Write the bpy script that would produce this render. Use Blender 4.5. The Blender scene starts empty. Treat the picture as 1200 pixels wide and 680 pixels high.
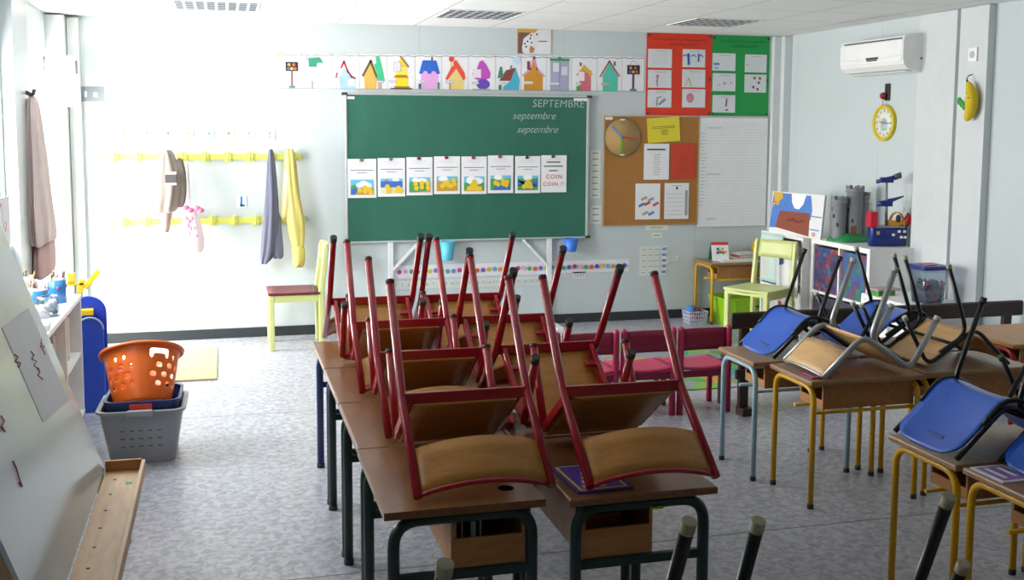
import bpy, math, random
from mathutils import Vector, Matrix, Euler
random.seed(7)
PI = math.pi
C = bpy.context.scene.collection

# ------------------------------------------------------------------ camera model (measured from the room's own lines)
F, PITCH, YAW, ROLL, CY = 1250.55, .0996, .2645, .0052, 272.94
EYE = 1.6422          # eye height
D = 8.429             # back wall
HC = 2.427            # ceiling
XR = 4.738            # right wall
XL = -1.20            # left wall
fwd = Vector((math.sin(YAW)*math.cos(PITCH), math.cos(YAW)*math.cos(PITCH), -math.sin(PITCH)))
rgt = Vector((math.cos(YAW), -math.sin(YAW), 0))
dwn = fwd.cross(rgt)
cr, sr = math.cos(ROLL), math.sin(ROLL)
rx = rgt*cr - dwn*sr
dx = rgt*sr + dwn*cr
def ray(px, py): return rx*((px-600)/F) + dx*((py-CY)/F) + fwd
def Zp(px, py, z=0.0):
    d = ray(px, py); s = (z-EYE)/d.z; return Vector((d.x*s, d.y*s, z))
def Yp(px, py, y=D):
    d = ray(px, py); s = y/d.y; return Vector((d.x*s, y, EYE+d.z*s))
def Xp(px, py, x=XR):
    d = ray(px, py); s = x/d.x; return Vector((x, d.y*s, EYE+d.z*s))

cam = bpy.data.cameras.new('camera'); co = bpy.data.objects.new('camera', cam); C.objects.link(co)
cam.sensor_fit = 'HORIZONTAL'; cam.sensor_width = 36; cam.lens = 36*F/1200
cam.shift_y = -(340-CY)/1200; cam.clip_start = .05; cam.clip_end = 100
R3 = Matrix((rx, -dx, -fwd)).transposed()
co.matrix_world = Matrix.Translation((0, 0, EYE)) @ R3.to_4x4()
bpy.context.scene.camera = co

# ------------------------------------------------------------------ materials
def lin(c): return c/12.92 if c <= .04045 else ((c+.055)/1.055)**2.4
def rgb(h):
    h = h.lstrip('#'); return tuple(lin(int(h[i:i+2], 16)/255) for i in (0, 2, 4)) + (1,)
_mc = {}
def paint(h, rough=.5, metal=0.0, var=.06, scale=9.0, bump=0.0):
    """plain colour with slight procedural unevenness"""
    key = (h, rough, metal, var, scale, bump)
    if key in _mc: return _mc[key]
    m = bpy.data.materials.new('paint_' + h.lstrip('#')); m.use_nodes = True
    nt = m.node_tree; b = nt.nodes['Principled BSDF']
    b.inputs['Roughness'].default_value = rough; b.inputs['Metallic'].default_value = metal
    c = rgb(h)
    tc = nt.nodes.new('ShaderNodeTexCoord'); n = nt.nodes.new('ShaderNodeTexNoise')
    n.inputs['Scale'].default_value = scale; n.inputs['Detail'].default_value = 4
    nt.links.new(tc.outputs['Object'], n.inputs['Vector'])
    mx = nt.nodes.new('ShaderNodeMix'); mx.data_type = 'RGBA'
    mx.inputs[6].default_value = tuple(x*(1-var) for x in c[:3])+(1,)
    mx.inputs[7].default_value = tuple(min(1, x*(1+var)) for x in c[:3])+(1,)
    nt.links.new(n.outputs['Fac'], mx.inputs[0]); nt.links.new(mx.outputs[2], b.inputs['Base Color'])
    if bump:
        bp = nt.nodes.new('ShaderNodeBump'); bp.inputs['Strength'].default_value = bump; bp.inputs['Distance'].default_value = .004
        nt.links.new(n.outputs['Fac'], bp.inputs['Height']); nt.links.new(bp.outputs[0], b.inputs['Normal'])
    _mc[key] = m; return m
def wood(name, a, b_, rough=.35, sc=(3, 30, 30)):
    m = bpy.data.materials.new(name); m.use_nodes = True
    nt = m.node_tree; p = nt.nodes['Principled BSDF']; p.inputs['Roughness'].default_value = rough
    tc = nt.nodes.new('ShaderNodeTexCoord'); mp = nt.nodes.new('ShaderNodeMapping'); mp.inputs['Scale'].default_value = sc
    n = nt.nodes.new('ShaderNodeTexNoise'); n.inputs['Scale'].default_value = 1.6; n.inputs['Detail'].default_value = 6; n.inputs['Distortion'].default_value = .6
    r = nt.nodes.new('ShaderNodeValToRGB'); r.color_ramp.elements[0].position = .3; r.color_ramp.elements[1].position = .7
    r.color_ramp.elements[0].color = rgb(a); r.color_ramp.elements[1].color = rgb(b_)
    nt.links.new(tc.outputs['Object'], mp.inputs[0]); nt.links.new(mp.outputs[0], n.inputs['Vector'])
    nt.links.new(n.outputs['Fac'], r.inputs[0]); nt.links.new(r.outputs[0], p.inputs['Base Color'])
    return m
WD_PLY = wood('plywood', '#a8702a', '#bd8438', .38, (4, 28, 28))
WD_PALE = wood('pale_plywood', '#c79a63', '#d6ae78', .4, (28, 4, 28))
WD_TOP = wood('desk_top_brown', '#704929', '#855931', .3, (26, 5, 26))
WD_TOP2 = wood('desk_top_tan', '#8d6b46', '#a27d55', .32, (5, 26, 26))
WD_TRAY = wood('tray_wood', '#b3906a', '#c3a27b', .5, (24, 4, 24))
WD_DARK = wood('dark_brown_wood', '#2b1a14', '#3a251c', .4, (4, 30, 30))
WD_BOX = wood('box_wood', '#a06a34', '#b57d45', .45, (6, 24, 24))
RED = paint('#a01020', .24, 0, .05)
RED.node_tree.nodes['Principled BSDF'].inputs['Coat Weight'].default_value = .25
RED.node_tree.nodes['Principled BSDF'].inputs['Coat Roughness'].default_value = .12
BLACKP = paint('#141414', .35)
CAPG = paint('#3a3a38', .6)
WHITE = paint('#f2f2f0', .45)

def glassy(name, tint='#ffffff', fac=.08):
    m = bpy.data.materials.new(name); m.use_nodes = True; nt = m.node_tree
    for n in list(nt.nodes): nt.nodes.remove(n)
    o = nt.nodes.new('ShaderNodeOutputMaterial'); t = nt.nodes.new('ShaderNodeBsdfTransparent'); g = nt.nodes.new('ShaderNodeBsdfGlossy')
    t.inputs[0].default_value = rgb(tint); g.inputs['Roughness'].default_value = .05
    mx = nt.nodes.new('ShaderNodeMixShader'); mx.inputs[0].default_value = fac
    nt.links.new(t.outputs[0], mx.inputs[1]); nt.links.new(g.outputs[0], mx.inputs[2]); nt.links.new(mx.outputs[0], o.inputs[0])
    return m
GLASS = glassy('window_glass')
CLEAR = glassy('clear_plastic', '#e6ecf2', .14)

# ------------------------------------------------------------------ mesh builder
class MB:
    def __init__(s): s.v = []; s.f = []; s.mi = []; s.sm = []; s.mats = []
    def k(s, m):
        if m not in s.mats: s.mats.append(m)
        return s.mats.index(m)
    def add(s, vs, fs, m, smooth=False):
        o = len(s.v); s.v += [Vector(v) for v in vs]; i = s.k(m)
        for f in fs: s.f.append([a+o for a in f]); s.mi.append(i); s.sm.append(smooth)
        return s
    def box(s, a, b, m, M=None):
        x0, y0, z0 = a; x1, y1, z1 = b
        vs = [Vector(p) for p in ((x0,y0,z0),(x1,y0,z0),(x1,y1,z0),(x0,y1,z0),(x0,y0,z1),(x1,y0,z1),(x1,y1,z1),(x0,y1,z1))]
        if M is not None: vs = [M @ v for v in vs]
        return s.add(vs, [(0,3,2,1),(4,5,6,7),(0,1,5,4),(1,2,6,5),(2,3,7,6),(3,0,4,7)], m)
    def bar(s, p, q, w, h, m, up=(0,0,1)):
        p = Vector(p); q = Vector(q); d = (q-p); L = d.length; d.normalize(); u = Vector(up)
        sx = d.cross(u).normalized(); sz = sx.cross(d).normalized()
        M = Matrix((sx, d, sz)).transposed().to_4x4(); M.translation = p
        return s.box((-w/2, 0, -h/2), (w/2, L, h/2), m, M)
    def tube(s, pts, r, m, seg=12, cap=True):
        P = [Vector(p) for p in pts]; n = len(P)
        t0 = (P[1]-P[0]).normalized(); ref = Vector((0,0,1)) if abs(t0.z) < .9 else Vector((1,0,0))
        nx = t0.cross(ref).normalized(); vs = []; T = t0
        for i, p in enumerate(P):
            t = (P[min(i+1, n-1)]-P[max(i-1, 0)]).normalized()
            q = T.rotation_difference(t); nx = q @ nx; nx = (nx - t*nx.dot(t)).normalized(); T = t
            ny = t.cross(nx); ri = r[i] if isinstance(r, (list, tuple)) else r
            for j in range(seg):
                a = 2*PI*j/seg; vs.append(p + nx*(ri*math.cos(a)) + ny*(ri*math.sin(a)))
        fs = [(i*seg+j, i*seg+(j+1) % seg, (i+1)*seg+(j+1) % seg, (i+1)*seg+j) for i in range(n-1) for j in range(seg)]
        s.add(vs, fs, m, True)
        if cap:
            o = len(s.v)-n*seg; i = s.k(m)
            s.f.append([o+j for j in reversed(range(seg))]); s.mi.append(i); s.sm.append(False)
            s.f.append([o+(n-1)*seg+j for j in range(seg)]); s.mi.append(i); s.sm.append(False)
        return s
    def lathe(s, prof, m, c=(0,0,0), seg=24, M=None, sx=1, sy=1):
        c = Vector(c); vs = []
        for r, z in prof:
            for j in range(seg):
                a = 2*PI*j/seg; v = Vector((r*math.cos(a)*sx, r*math.sin(a)*sy, z)); vs.append((M @ v if M is not None else v)+c)
        n = len(prof)
        fs = [(i*seg+j, i*seg+(j+1) % seg, (i+1)*seg+(j+1) % seg, (i+1)*seg+j) for i in range(n-1) for j in range(seg)]
        if prof[0][0] > 1e-5: fs.append(tuple(reversed(range(seg))))
        if prof[-1][0] > 1e-5: fs.append(tuple((n-1)*seg+j for j in range(seg)))
        return s.add(vs, fs, m, True)
    def ball(s, c, r, m, seg=16, rings=9, sc=(1,1,1)):
        pr = [(r*math.sin(PI*i/rings), -r*math.cos(PI*i/rings)) for i in range(rings+1)]
        c = Vector(c); M = Matrix.Diagonal((sc[0], sc[1], sc[2])).to_4x4()
        return s.lathe([(max(a, 1e-4), b) for a, b in pr], m, c, seg, M)
    def grid(s, fn, nu, nv, m, smooth=True, closed=False):
        vs = [fn(i/(nu-(0 if closed else 1)), j/(nv-1)) for j in range(nv) for i in range(nu)]
        fs = []
        for j in range(nv-1):
            for i in range(nu if closed else nu-1):
                i2 = (i+1) % nu; fs.append((j*nu+i, j*nu+i2, (j+1)*nu+i2, (j+1)*nu+i))
        return s.add(vs, fs, m, smooth)
    def slab(s, fn, nu, nv, m, th):
        """a curved panel with real thickness: fn(u, v) -> (point, normal)"""
        A = [fn(i/(nu-1), j/(nv-1)) for j in range(nv) for i in range(nu)]
        n = nu*nv; vs = [Vector(p)+Vector(q)*(th/2) for p, q in A]+[Vector(p)-Vector(q)*(th/2) for p, q in A]
        fs = []
        for j in range(nv-1):
            for i in range(nu-1):
                a, b, c, d = j*nu+i, j*nu+i+1, (j+1)*nu+i+1, (j+1)*nu+i
                fs.append((a, b, c, d)); fs.append((n+d, n+c, n+b, n+a))
        s.add(vs, fs, m, True); o = len(s.v)-2*n
        edge = [(i, i+1) for i in range(nu-1)]+[((j*nu+nu-1), (j+1)*nu+nu-1) for j in range(nv-1)]
        edge += [((nv-1)*nu+i+1, (nv-1)*nu+i) for i in reversed(range(nu-1))]+[((j+1)*nu, j*nu) for j in reversed(range(nv-1))]
        mi = s.k(m)
        for a, b in edge: s.f.append([o+b, o+a, o+n+a, o+n+b]); s.mi.append(mi); s.sm.append(False)
        return s
    def prism(s, pts, mp, m):
        """pts 2-D outline, mp(u, v, t) -> 3-D with t 0..1 through the thickness"""
        n = len(pts); vs = [mp(u, v, 0) for u, v in pts]+[mp(u, v, 1) for u, v in pts]
        fs = [tuple(reversed(range(n))), tuple(range(n, 2*n))]+[(i, (i+1) % n, n+(i+1) % n, n+i) for i in range(n)]
        return s.add(vs, fs, m)
    def loft(s, secs, m, smooth=True, caps=(True, True)):
        n = len(secs[0]); vs = [p for sec in secs for p in sec]
        fs = [(i*n+j, i*n+(j+1) % n, (i+1)*n+(j+1) % n, (i+1)*n+j) for i in range(len(secs)-1) for j in range(n)]
        s.add(vs, fs, m, smooth); o = len(s.v)-len(vs); i = s.k(m)
        if caps[0]: s.f.append([o+j for j in reversed(range(n))]); s.mi.append(i); s.sm.append(False)
        if caps[1]: s.f.append([o+(len(secs)-1)*n+j for j in range(n)]); s.mi.append(i); s.sm.append(False)
        return s
    def text(s, t, size, M, m, shear=0.0, ext=.0004, align='CENTER', bold=0.0, space=1.0):
        cu = bpy.data.curves.new('t', 'FONT'); cu.body = t; cu.size = size; cu.align_x = align; cu.align_y = 'CENTER'
        cu.shear = shear; cu.extrude = ext; cu.offset = bold; cu.resolution_u = 3; cu.space_character = space
        ob = bpy.data.objects.new('t', cu); C.objects.link(ob)
        bpy.context.view_layer.update()
        me = ob.evaluated_get(bpy.context.evaluated_depsgraph_get()).to_mesh()
        s.add([M @ v.co for v in me.vertices], [tuple(p.vertices) for p in me.polygons], m)
        bpy.data.objects.remove(ob); bpy.data.curves.remove(cu); return s
    def build(s, name, parent=None, loc=None, bevel=0, solid=0, sub=0, offset=0):
        me = bpy.data.meshes.new(name)
        me.from_pydata([tuple(v) for v in s.v], [], s.f); me.update()
        for m in s.mats: me.materials.append(m)
        me.polygons.foreach_set('material_index', s.mi); me.polygons.foreach_set('use_smooth', s.sm)
        o = bpy.data.objects.new(name, me); C.objects.link(o)
        if parent is not None: o.parent = parent
        if loc is not None: o.location = loc
        if solid:
            md = o.modifiers.new('s', 'SOLIDIFY'); md.thickness = solid; md.offset = offset
        if bevel:
            md = o.modifiers.new('b', 'BEVEL'); md.width = bevel; md.segments = 2; md.limit_method = 'ANGLE'; md.angle_limit = .7
        if sub:
            md = o.modifiers.new('u', 'SUBSURF'); md.levels = sub; md.render_levels = sub
        return o
def fillet(pts, r, n=5):
    P = [Vector(p) for p in pts]; out = [P[0]]
    for i in range(1, len(P)-1):
        ri = r[i-1] if isinstance(r, (list, tuple)) else r
        a, b, c = P[i-1], P[i], P[i+1]; u = (a-b); w = (c-b)
        ang = u.angle(w); t = min(ri/math.tan(ang/2) if ang < 3.13 else 0, .48*u.length, .48*w.length)
        if t < 1e-4: out.append(b); continue
        p, q = b+u.normalized()*t, b+w.normalized()*t
        for k in range(n+1):
            s_ = k/n; out.append((p*(1-s_)+b*s_)*(1-s_)+(b*(1-s_)+q*s_)*s_)
    out.append(P[-1]); return out

# ------------------------------------------------------------------ naming
def tag(o, label=None, cat=None, group=None, kind=None):
    if label: o['label'] = label
    if cat: o['category'] = cat
    if group: o['group'] = group
    if kind: o['kind'] = kind
    return o
def thing(name, label, cat, loc=(0,0,0), rz=0.0, group=None):
    o = bpy.data.objects.new(name, None); C.objects.link(o); o.location = loc; o.rotation_euler = (0, 0, rz)
    o.empty_display_size = .05
    return tag(o, label, cat, group)
def struct(mb, name, **kw): return tag(mb.build(name, **kw), kind='structure')
def kids(o): return [c for c in bpy.data.objects if c.parent == o]
def dup(o, label, loc, rz=0.0, group=None):
    r = o.copy(); C.objects.link(r); r.location = loc; r.rotation_euler = (0, 0, rz); r['label'] = label
    if group: r['group'] = group
    for c in kids(o):
        k = c.copy(); C.objects.link(k); k.parent = r
        for g in kids(c):
            q = g.copy(); C.objects.link(q); q.parent = k
    return r

# a flat sheet with printed shapes, laid out in metres from its lower left corner
class Sheet:
    def __init__(s, O, U, V, w, h, base, th=.0012):
        s.O = Vector(O); s.U = Vector(U).normalized(); s.V = Vector(V).normalized(); s.N = s.U.cross(s.V).normalized()
        s.w, s.h, s.t = w, h, th; s.mb = MB()
        if base is not None:
            s.mb.box((0,0,0), (w,h,th), base, s.M(0))
    def M(s, t): 
        M = Matrix((s.U, s.V, s.N)).transposed().to_4x4(); M.translation = s.N*t; return M
    def pt(s, u, v, t): return s.U*u+s.V*v+s.N*t
    def poly(s, pts, m, frac=True):
        s.t += .0004
        if frac: pts = [(u*s.w, v*s.h) for u, v in pts]
        a = sum(pts[i][0]*pts[(i+1) % len(pts)][1]-pts[(i+1) % len(pts)][0]*pts[i][1] for i in range(len(pts)))
        if a < 0: pts = pts[::-1]
        s.mb.add([s.pt(u, v, s.t) for u, v in pts], [tuple(range(len(pts)))], m); return s
    def rect(s, u0, v0, u1, v1, m): return s.poly([(u0,v0),(u1,v0),(u1,v1),(u0,v1)], m)
    def disc(s, u, v, r, m, sy=1.0, n=18):
        cx, cy = u*s.w, v*s.h
        return s.poly([(cx+r*math.cos(2*PI*i/n), cy+r*sy*math.sin(2*PI*i/n)) for i in range(n)], m, False)
    def line(s, pts, w, m):
        pts = [Vector((u*s.w, v*s.h)) for u, v in pts]; s.t += .0004
        for a, b in zip(pts[:-1], pts[1:]):
            d = b-a
            if d.length < 1e-6: continue
            n = Vector((-d.y, d.x)).normalized()*(w/2); e = d.normalized()*(w/2)
            q = [a-n-e, b-n+e, b+n+e, a+n-e]
            s.mb.add([s.pt(p.x, p.y, s.t) for p in q], [(0,1,2,3)], m)
        return s
    def text(s, t, u, v, size, m, **kw):
        s.t += .0004; M = s.M(s.t); M = M @ Matrix.Translation((u*s.w, v*s.h, 0)); s.mb.text(t, size, M, m, ext=.0001, **kw); return s
    def solo(s, name, label, cat, group=None):
        return tag(s.mb.build(name, loc=s.O), label, cat, group)
def wall_sheet(x0, y0, x1, y1, base, off=.003, th=.0012):
    """sheet on the back wall covering the given part of the wall"""
    ym = (y0+y1)/2; xm = (x0+x1)/2
    a = Yp(x0, ym); b = Yp(x1, ym); t = Yp(xm, y0); q = Yp(xm, y1)
    return Sheet((a.x, D-off, q.z), (1,0,0), (0,0,1), b.x-a.x, t.z-q.z, base, th)
INK = paint('#4a4c52', .8); PAPER = paint('#ecebee', .8, 0, .02); BLUEI = paint('#3c5fae', .8); REDI = paint('#c0344c', .8); GRN = paint('#3f9a55', .8)
def scribble(sh, u0, u1, v, m=INK, w=.004, amp=.012, n=14, seed=0):
    rd = random.Random(seed)
    return sh.line([(u0+(u1-u0)*i/n, v+amp*(rd.random()-.5)) for i in range(n+1)], w, m)

# ================================================================== THE SETTING
def nodes(name, rough=.5):
    m = bpy.data.materials.new(name); m.use_nodes = True; nt = m.node_tree
    b = nt.nodes['Principled BSDF']; b.inputs['Roughness'].default_value = rough
    return m, nt, b
def mth(nt, op, a, b=None):
    n = nt.nodes.new('ShaderNodeMath'); n.operation = op
    for i, x in enumerate((a, b)):
        if x is None: continue
        if isinstance(x, (int, float)): n.inputs[i].default_value = x
        else: nt.links.new(x, n.inputs[i])
    return n.outputs[0]
def xyz(nt):
    tc = nt.nodes.new('ShaderNodeTexCoord'); s = nt.nodes.new('ShaderNodeSeparateXYZ'); nt.links.new(tc.outputs['Object'], s.inputs[0]); return tc, s
def seam(nt, co_, start, step, w):
    """1 on thin lines repeating every step"""
    f = mth(nt, 'FRACT', mth(nt, 'DIVIDE', mth(nt, 'SUBTRACT', co_, start-100*step), step))
    return mth(nt, 'LESS_THAN', f, w/step)
def mixc(nt, fac, a, b):
    mx = nt.nodes.new('ShaderNodeMix'); mx.data_type = 'RGBA'
    if isinstance(fac, (int, float)): mx.inputs[0].default_value = fac
    else: nt.links.new(fac, mx.inputs[0])
    for i, c in ((6, a), (7, b)):
        if isinstance(c, str): mx.inputs[i].default_value = rgb(c)
        else: nt.links.new(c, mx.inputs[i])
    return mx.outputs[2]

# floor: pale grey mottled vinyl in wide sheets
m, nt, b = nodes('mottled_vinyl', .32)
tc, s = xyz(nt)
n1 = nt.nodes.new('ShaderNodeTexNoise'); n1.inputs['Scale'].default_value = 30; n1.inputs['Detail'].default_value = 3; n1.inputs['Distortion'].default_value = .8
n2 = nt.nodes.new('ShaderNodeTexNoise'); n2.inputs['Scale'].default_value = 9; n2.inputs['Detail'].default_value = 3
for n in (n1, n2): nt.links.new(tc.outputs['Object'], n.inputs['Vector'])
r = nt.nodes.new('ShaderNodeValToRGB'); nt.links.new(n1.outputs['Fac'], r.inputs[0])
r.color_ramp.elements[0].position = .37; r.color_ramp.elements[0].color = rgb('#8a8c96'); r.color_ramp.elements[1].position = .64; r.color_ramp.elements[1].color = rgb('#bdbfc6')
c1 = mixc(nt, mth(nt, 'MULTIPLY', n2.outputs['Fac'], .35), r.outputs[0], '#a9abb2')
sx = seam(nt, s.outputs['Y'], 3.80, 2.32, .011)
c2 = mixc(nt, mth(nt, 'MULTIPLY', sx, .75), c1, '#4c4d50')
nt.links.new(c2, b.inputs['Base Color']); FLOORM = m
struct(MB().box((XL-.1, -2.0, -.1), (XR+.1, D+.1, 0), FLOORM), 'floor')

# ceiling tiles
m, nt, b = nodes('ceiling_tiles', .9)
tc, s = xyz(nt)
g1 = seam(nt, s.outputs['X'], 1.472, .607, .007); g2 = seam(nt, s.outputs['Y'], 7.178, .612, .007)
g = mth(nt, 'MAXIMUM', g1, g2)
nt.links.new(mixc(nt, mth(nt, 'MULTIPLY', g, .8), '#ececea', '#84868a'), b.inputs['Base Color']); CEILM = m
struct(MB().box((XL-.1, -2.0, HC), (XR+.1, D+.1, HC+.1), CEILM), 'ceiling')

# walls: pale blue-grey panels with fine joints
def wallmat(name, axis, start):
    m, nt, b = nodes(name, .38); tc, s = xyz(nt)
    g = seam(nt, s.outputs[axis], start, 1.2, .006)
    n = nt.nodes.new('ShaderNodeTexNoise'); n.inputs['Scale'].default_value = 2.5; nt.links.new(tc.outputs['Object'], n.inputs['Vector'])
    base = mixc(nt, n.outputs['Fac'], '#c6d0d1', '#ccd5d6')
    nt.links.new(mixc(nt, mth(nt, 'MULTIPLY', g, .22), base, '#7c8688'), b.inputs['Base Color']); return m
WBK = wallmat('wall_panels_back', 'X', .315); WSD = wallmat('wall_panels_side', 'Y', 7.02)
struct(MB().box((XL-.1, D, 0), (XR+.1, D+.1, HC), WBK), 'wall_back')
struct(MB().box((XR, -2.0, 0), (XR+.1, D, HC), WSD), 'wall_right')
struct(MB().box((XL-.1, -2.1, 0), (XR+.1, -2.0, HC), WBK), 'wall_front')
# left wall with a glazed door by the back corner and windows behind the shelving
holes = [(7.60, 8.30, 0.02, 2.12), (5.2, 6.58, .95, 2.05), (2.6, 4.2, .95, 2.05)]
wl = MB(); ys = -2.0
for y0, y1, z0, z1 in sorted(holes):
    wl.box((XL-.1, ys, 0), (XL, y0, HC), WSD)
    if z0 > .05: wl.box((XL-.1, y0, 0), (XL, y1, z0), WSD)
    else: wl.box((XL-.1, y0, 0), (XL, y1, .02), WSD)
    wl.box((XL-.1, y0, z1), (XL, y1, HC), WSD); ys = y1
wl.box((XL-.1, ys, 0), (XL, D, HC), WSD)
struct(wl, 'wall_left')
ALU = paint('#dfe3e4', .3, 0)
def frame_in(y0, y1, z0, z1, t=.05, mull=None):
    f = MB(); x0, x1 = XL-.085, XL-.02
    f.box((x0, y0, z0), (x1, y0+t, z1), ALU); f.box((x0, y1-t, z0), (x1, y1, z1), ALU)
    f.box((x0, y0+t, z0), (x1, y1-t, z0+t), ALU); f.box((x0, y0+t, z1-t), (x1, y1-t, z1), ALU)
    if mull: f.box((x0, mull-.025, z0+t), (x1, mull+.025, z1-t), ALU)
    return f
w = thing('door_1', None, None, (0,0,0)); w['kind'] = 'structure'
frame_in(7.60, 8.30, .02, 2.12).build('door_frame', w)
MB().box((XL-.056, 7.65, .07), (XL-.05, 8.25, 2.07), GLASS).build('door_pane', w)
hd = MB(); hd.tube(fillet([(XL-.02, 8.225, 1.02), (XL+.03, 8.225, 1.02), (XL+.03, 8.13, 1.02)], .01), .008, paint('#8a8d90', .3, 1)); hd.build('door_handle', w)
for i, (y0, y1, z0, z1) in enumerate(holes[1:]):
    w = thing('window_%d' % (i+1), None, None, (0,0,0)); w['kind'] = 'structure'
    frame_in(y0, y1, z0, z1, mull=(y0+y1)/2).build('window_frame', w)
    MB().box((XL-.056, y0+.05, z0+.05), (XL-.05, y1-.05, z1-.05), GLASS).build('window_pane', w)
    MB().box((XL, y0-.03, z0-.03), (XL+.025, y1+.03, z0), ALU).build('window_sill', w)
# baseboards
BB = paint('#2d3336', .45)
struct(MB().box((-.98, D-.016, 0), (XR-.135, D, .075), BB), 'baseboard_back')
struct(MB().box((XR-.016, 6.56, 0), (XR, D-.12, .075), BB), 'baseboard_right')
# pillars and casings
PIL = paint('#d4dada', .35); PILG = paint('#bcc2c2', .35)
a = MB(); a.box((4.60, D-.05, 0), (XR, D, HC-.004), PIL); a.box((4.665, D-.11, 0), (XR, D-.05, HC-.004), PIL); struct(a, 'trim_1', bevel=.004)
struct(MB().box((XR-.042, 6.13, 0), (XR, 6.53, HC-.003), PIL), 'trim_2', bevel=.003)
struct(MB().box((XR-.055, 5.81, 0), (XR, 6.08, HC-.003), PIL), 'trim_3', bevel=.003)
struct(MB().box((XL, D-.16, 0), (-1.075, D-.02, HC-.012), PIL), 'trim_4', bevel=.003)
struct(MB().box((-1.07, D-.05, 0), (-.99, D, HC-.02), PIL), 'trim_5', bevel=.003)
struct(MB().box((XL, 6.62, 0), (XL+.07, 7.10, HC-.003), PILG), 'trim_6', bevel=.003)  # greyer than the other casings: its backlit shade is put into the colour

# ceiling lights: square recessed louvre panels, switched off
DKG = paint('#2c2d36', .5); LOUV = paint('#c4c6cc', .3, .3)
def lamp(cx, cy, label):
    t = thing('ceiling_light', label, 'ceiling light', (cx, cy, HC), 0, 'louvred panels in the tiled ceiling')
    h = .272; f = MB()
    for q in ((-h,-h,h,-h+.012), (-h,h-.012,h,h), (-h,-h+.012,-h+.012,h-.012), (h-.012,-h+.012,h,h-.012)):
        f.box((q[0], q[1], -.005), (q[2], q[3], -.001), WHITE)
    f.build('frame', t)
    MB().box((-h+.012, -h+.012, -.002), (h-.012, h-.012, -.001), DKG).build('backing', t)
    l = MB()
    for i in range(1, 8):
        x = -h+2*h*i/8; l.box((x-.009, -h+.012, -.0045), (x+.009, h-.012, -.0022), LOUV)
    for i in range(1, 5):
        y = -h+2*h*i/5; l.box((-h+.012, y-.009, -.0048), (h-.012, y+.009, -.0022), LOUV)
    l.build('louvre', t)
lamp(-.02, 7.45, 'square louvred ceiling light above the coat racks, leftmost of three')
lamp(1.77, 7.46, 'square louvred ceiling light above the green blackboard')
lamp(3.595, 7.47, 'square louvred ceiling light above the red and green posters')

# ================================================================== LIGHT: overcast daylight through the left wall's glazing
W = bpy.data.worlds.new('sky'); bpy.context.scene.world = W; W.use_nodes = True
W.node_tree.nodes['Background'].inputs[0].default_value = (.86, .93, 1, 1); W.node_tree.nodes['Background'].inputs[1].default_value = 3.0
def daylight(name, y, z, sy, sz, power, col=(1, .97, .93)):
    L = bpy.data.lights.new(name, 'AREA'); L.shape = 'RECTANGLE'; L.size = sz; L.size_y = sy; L.energy = power; L.color = col
    o = bpy.data.objects.new(name, L); C.objects.link(o); o.location = (XL-.16, y, z); o.rotation_euler = (0, -PI/2, 0); return o
daylight('door_daylight', 7.95, 1.08, .66, 2.0, 150)
daylight('window_daylight', 5.89, 1.5, 1.3, 1.0, 132, (.95, .98, 1))
daylight('window_daylight', 3.4, 1.5, 1.56, 1.0, 11, (.93, .97, 1))
sc = bpy.context.scene
sc.view_settings.view_transform = 'Standard'; sc.view_settings.look = 'None'; sc.view_settings.exposure = .08; sc.view_settings.gamma = 1
sc.view_settings.use_curve_mapping = False
sc.cycles.use_denoising = True; sc.cycles.max_bounces = 8; sc.cycles.diffuse_bounces = 5; sc.cycles.transparent_max_bounces = 12

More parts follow.
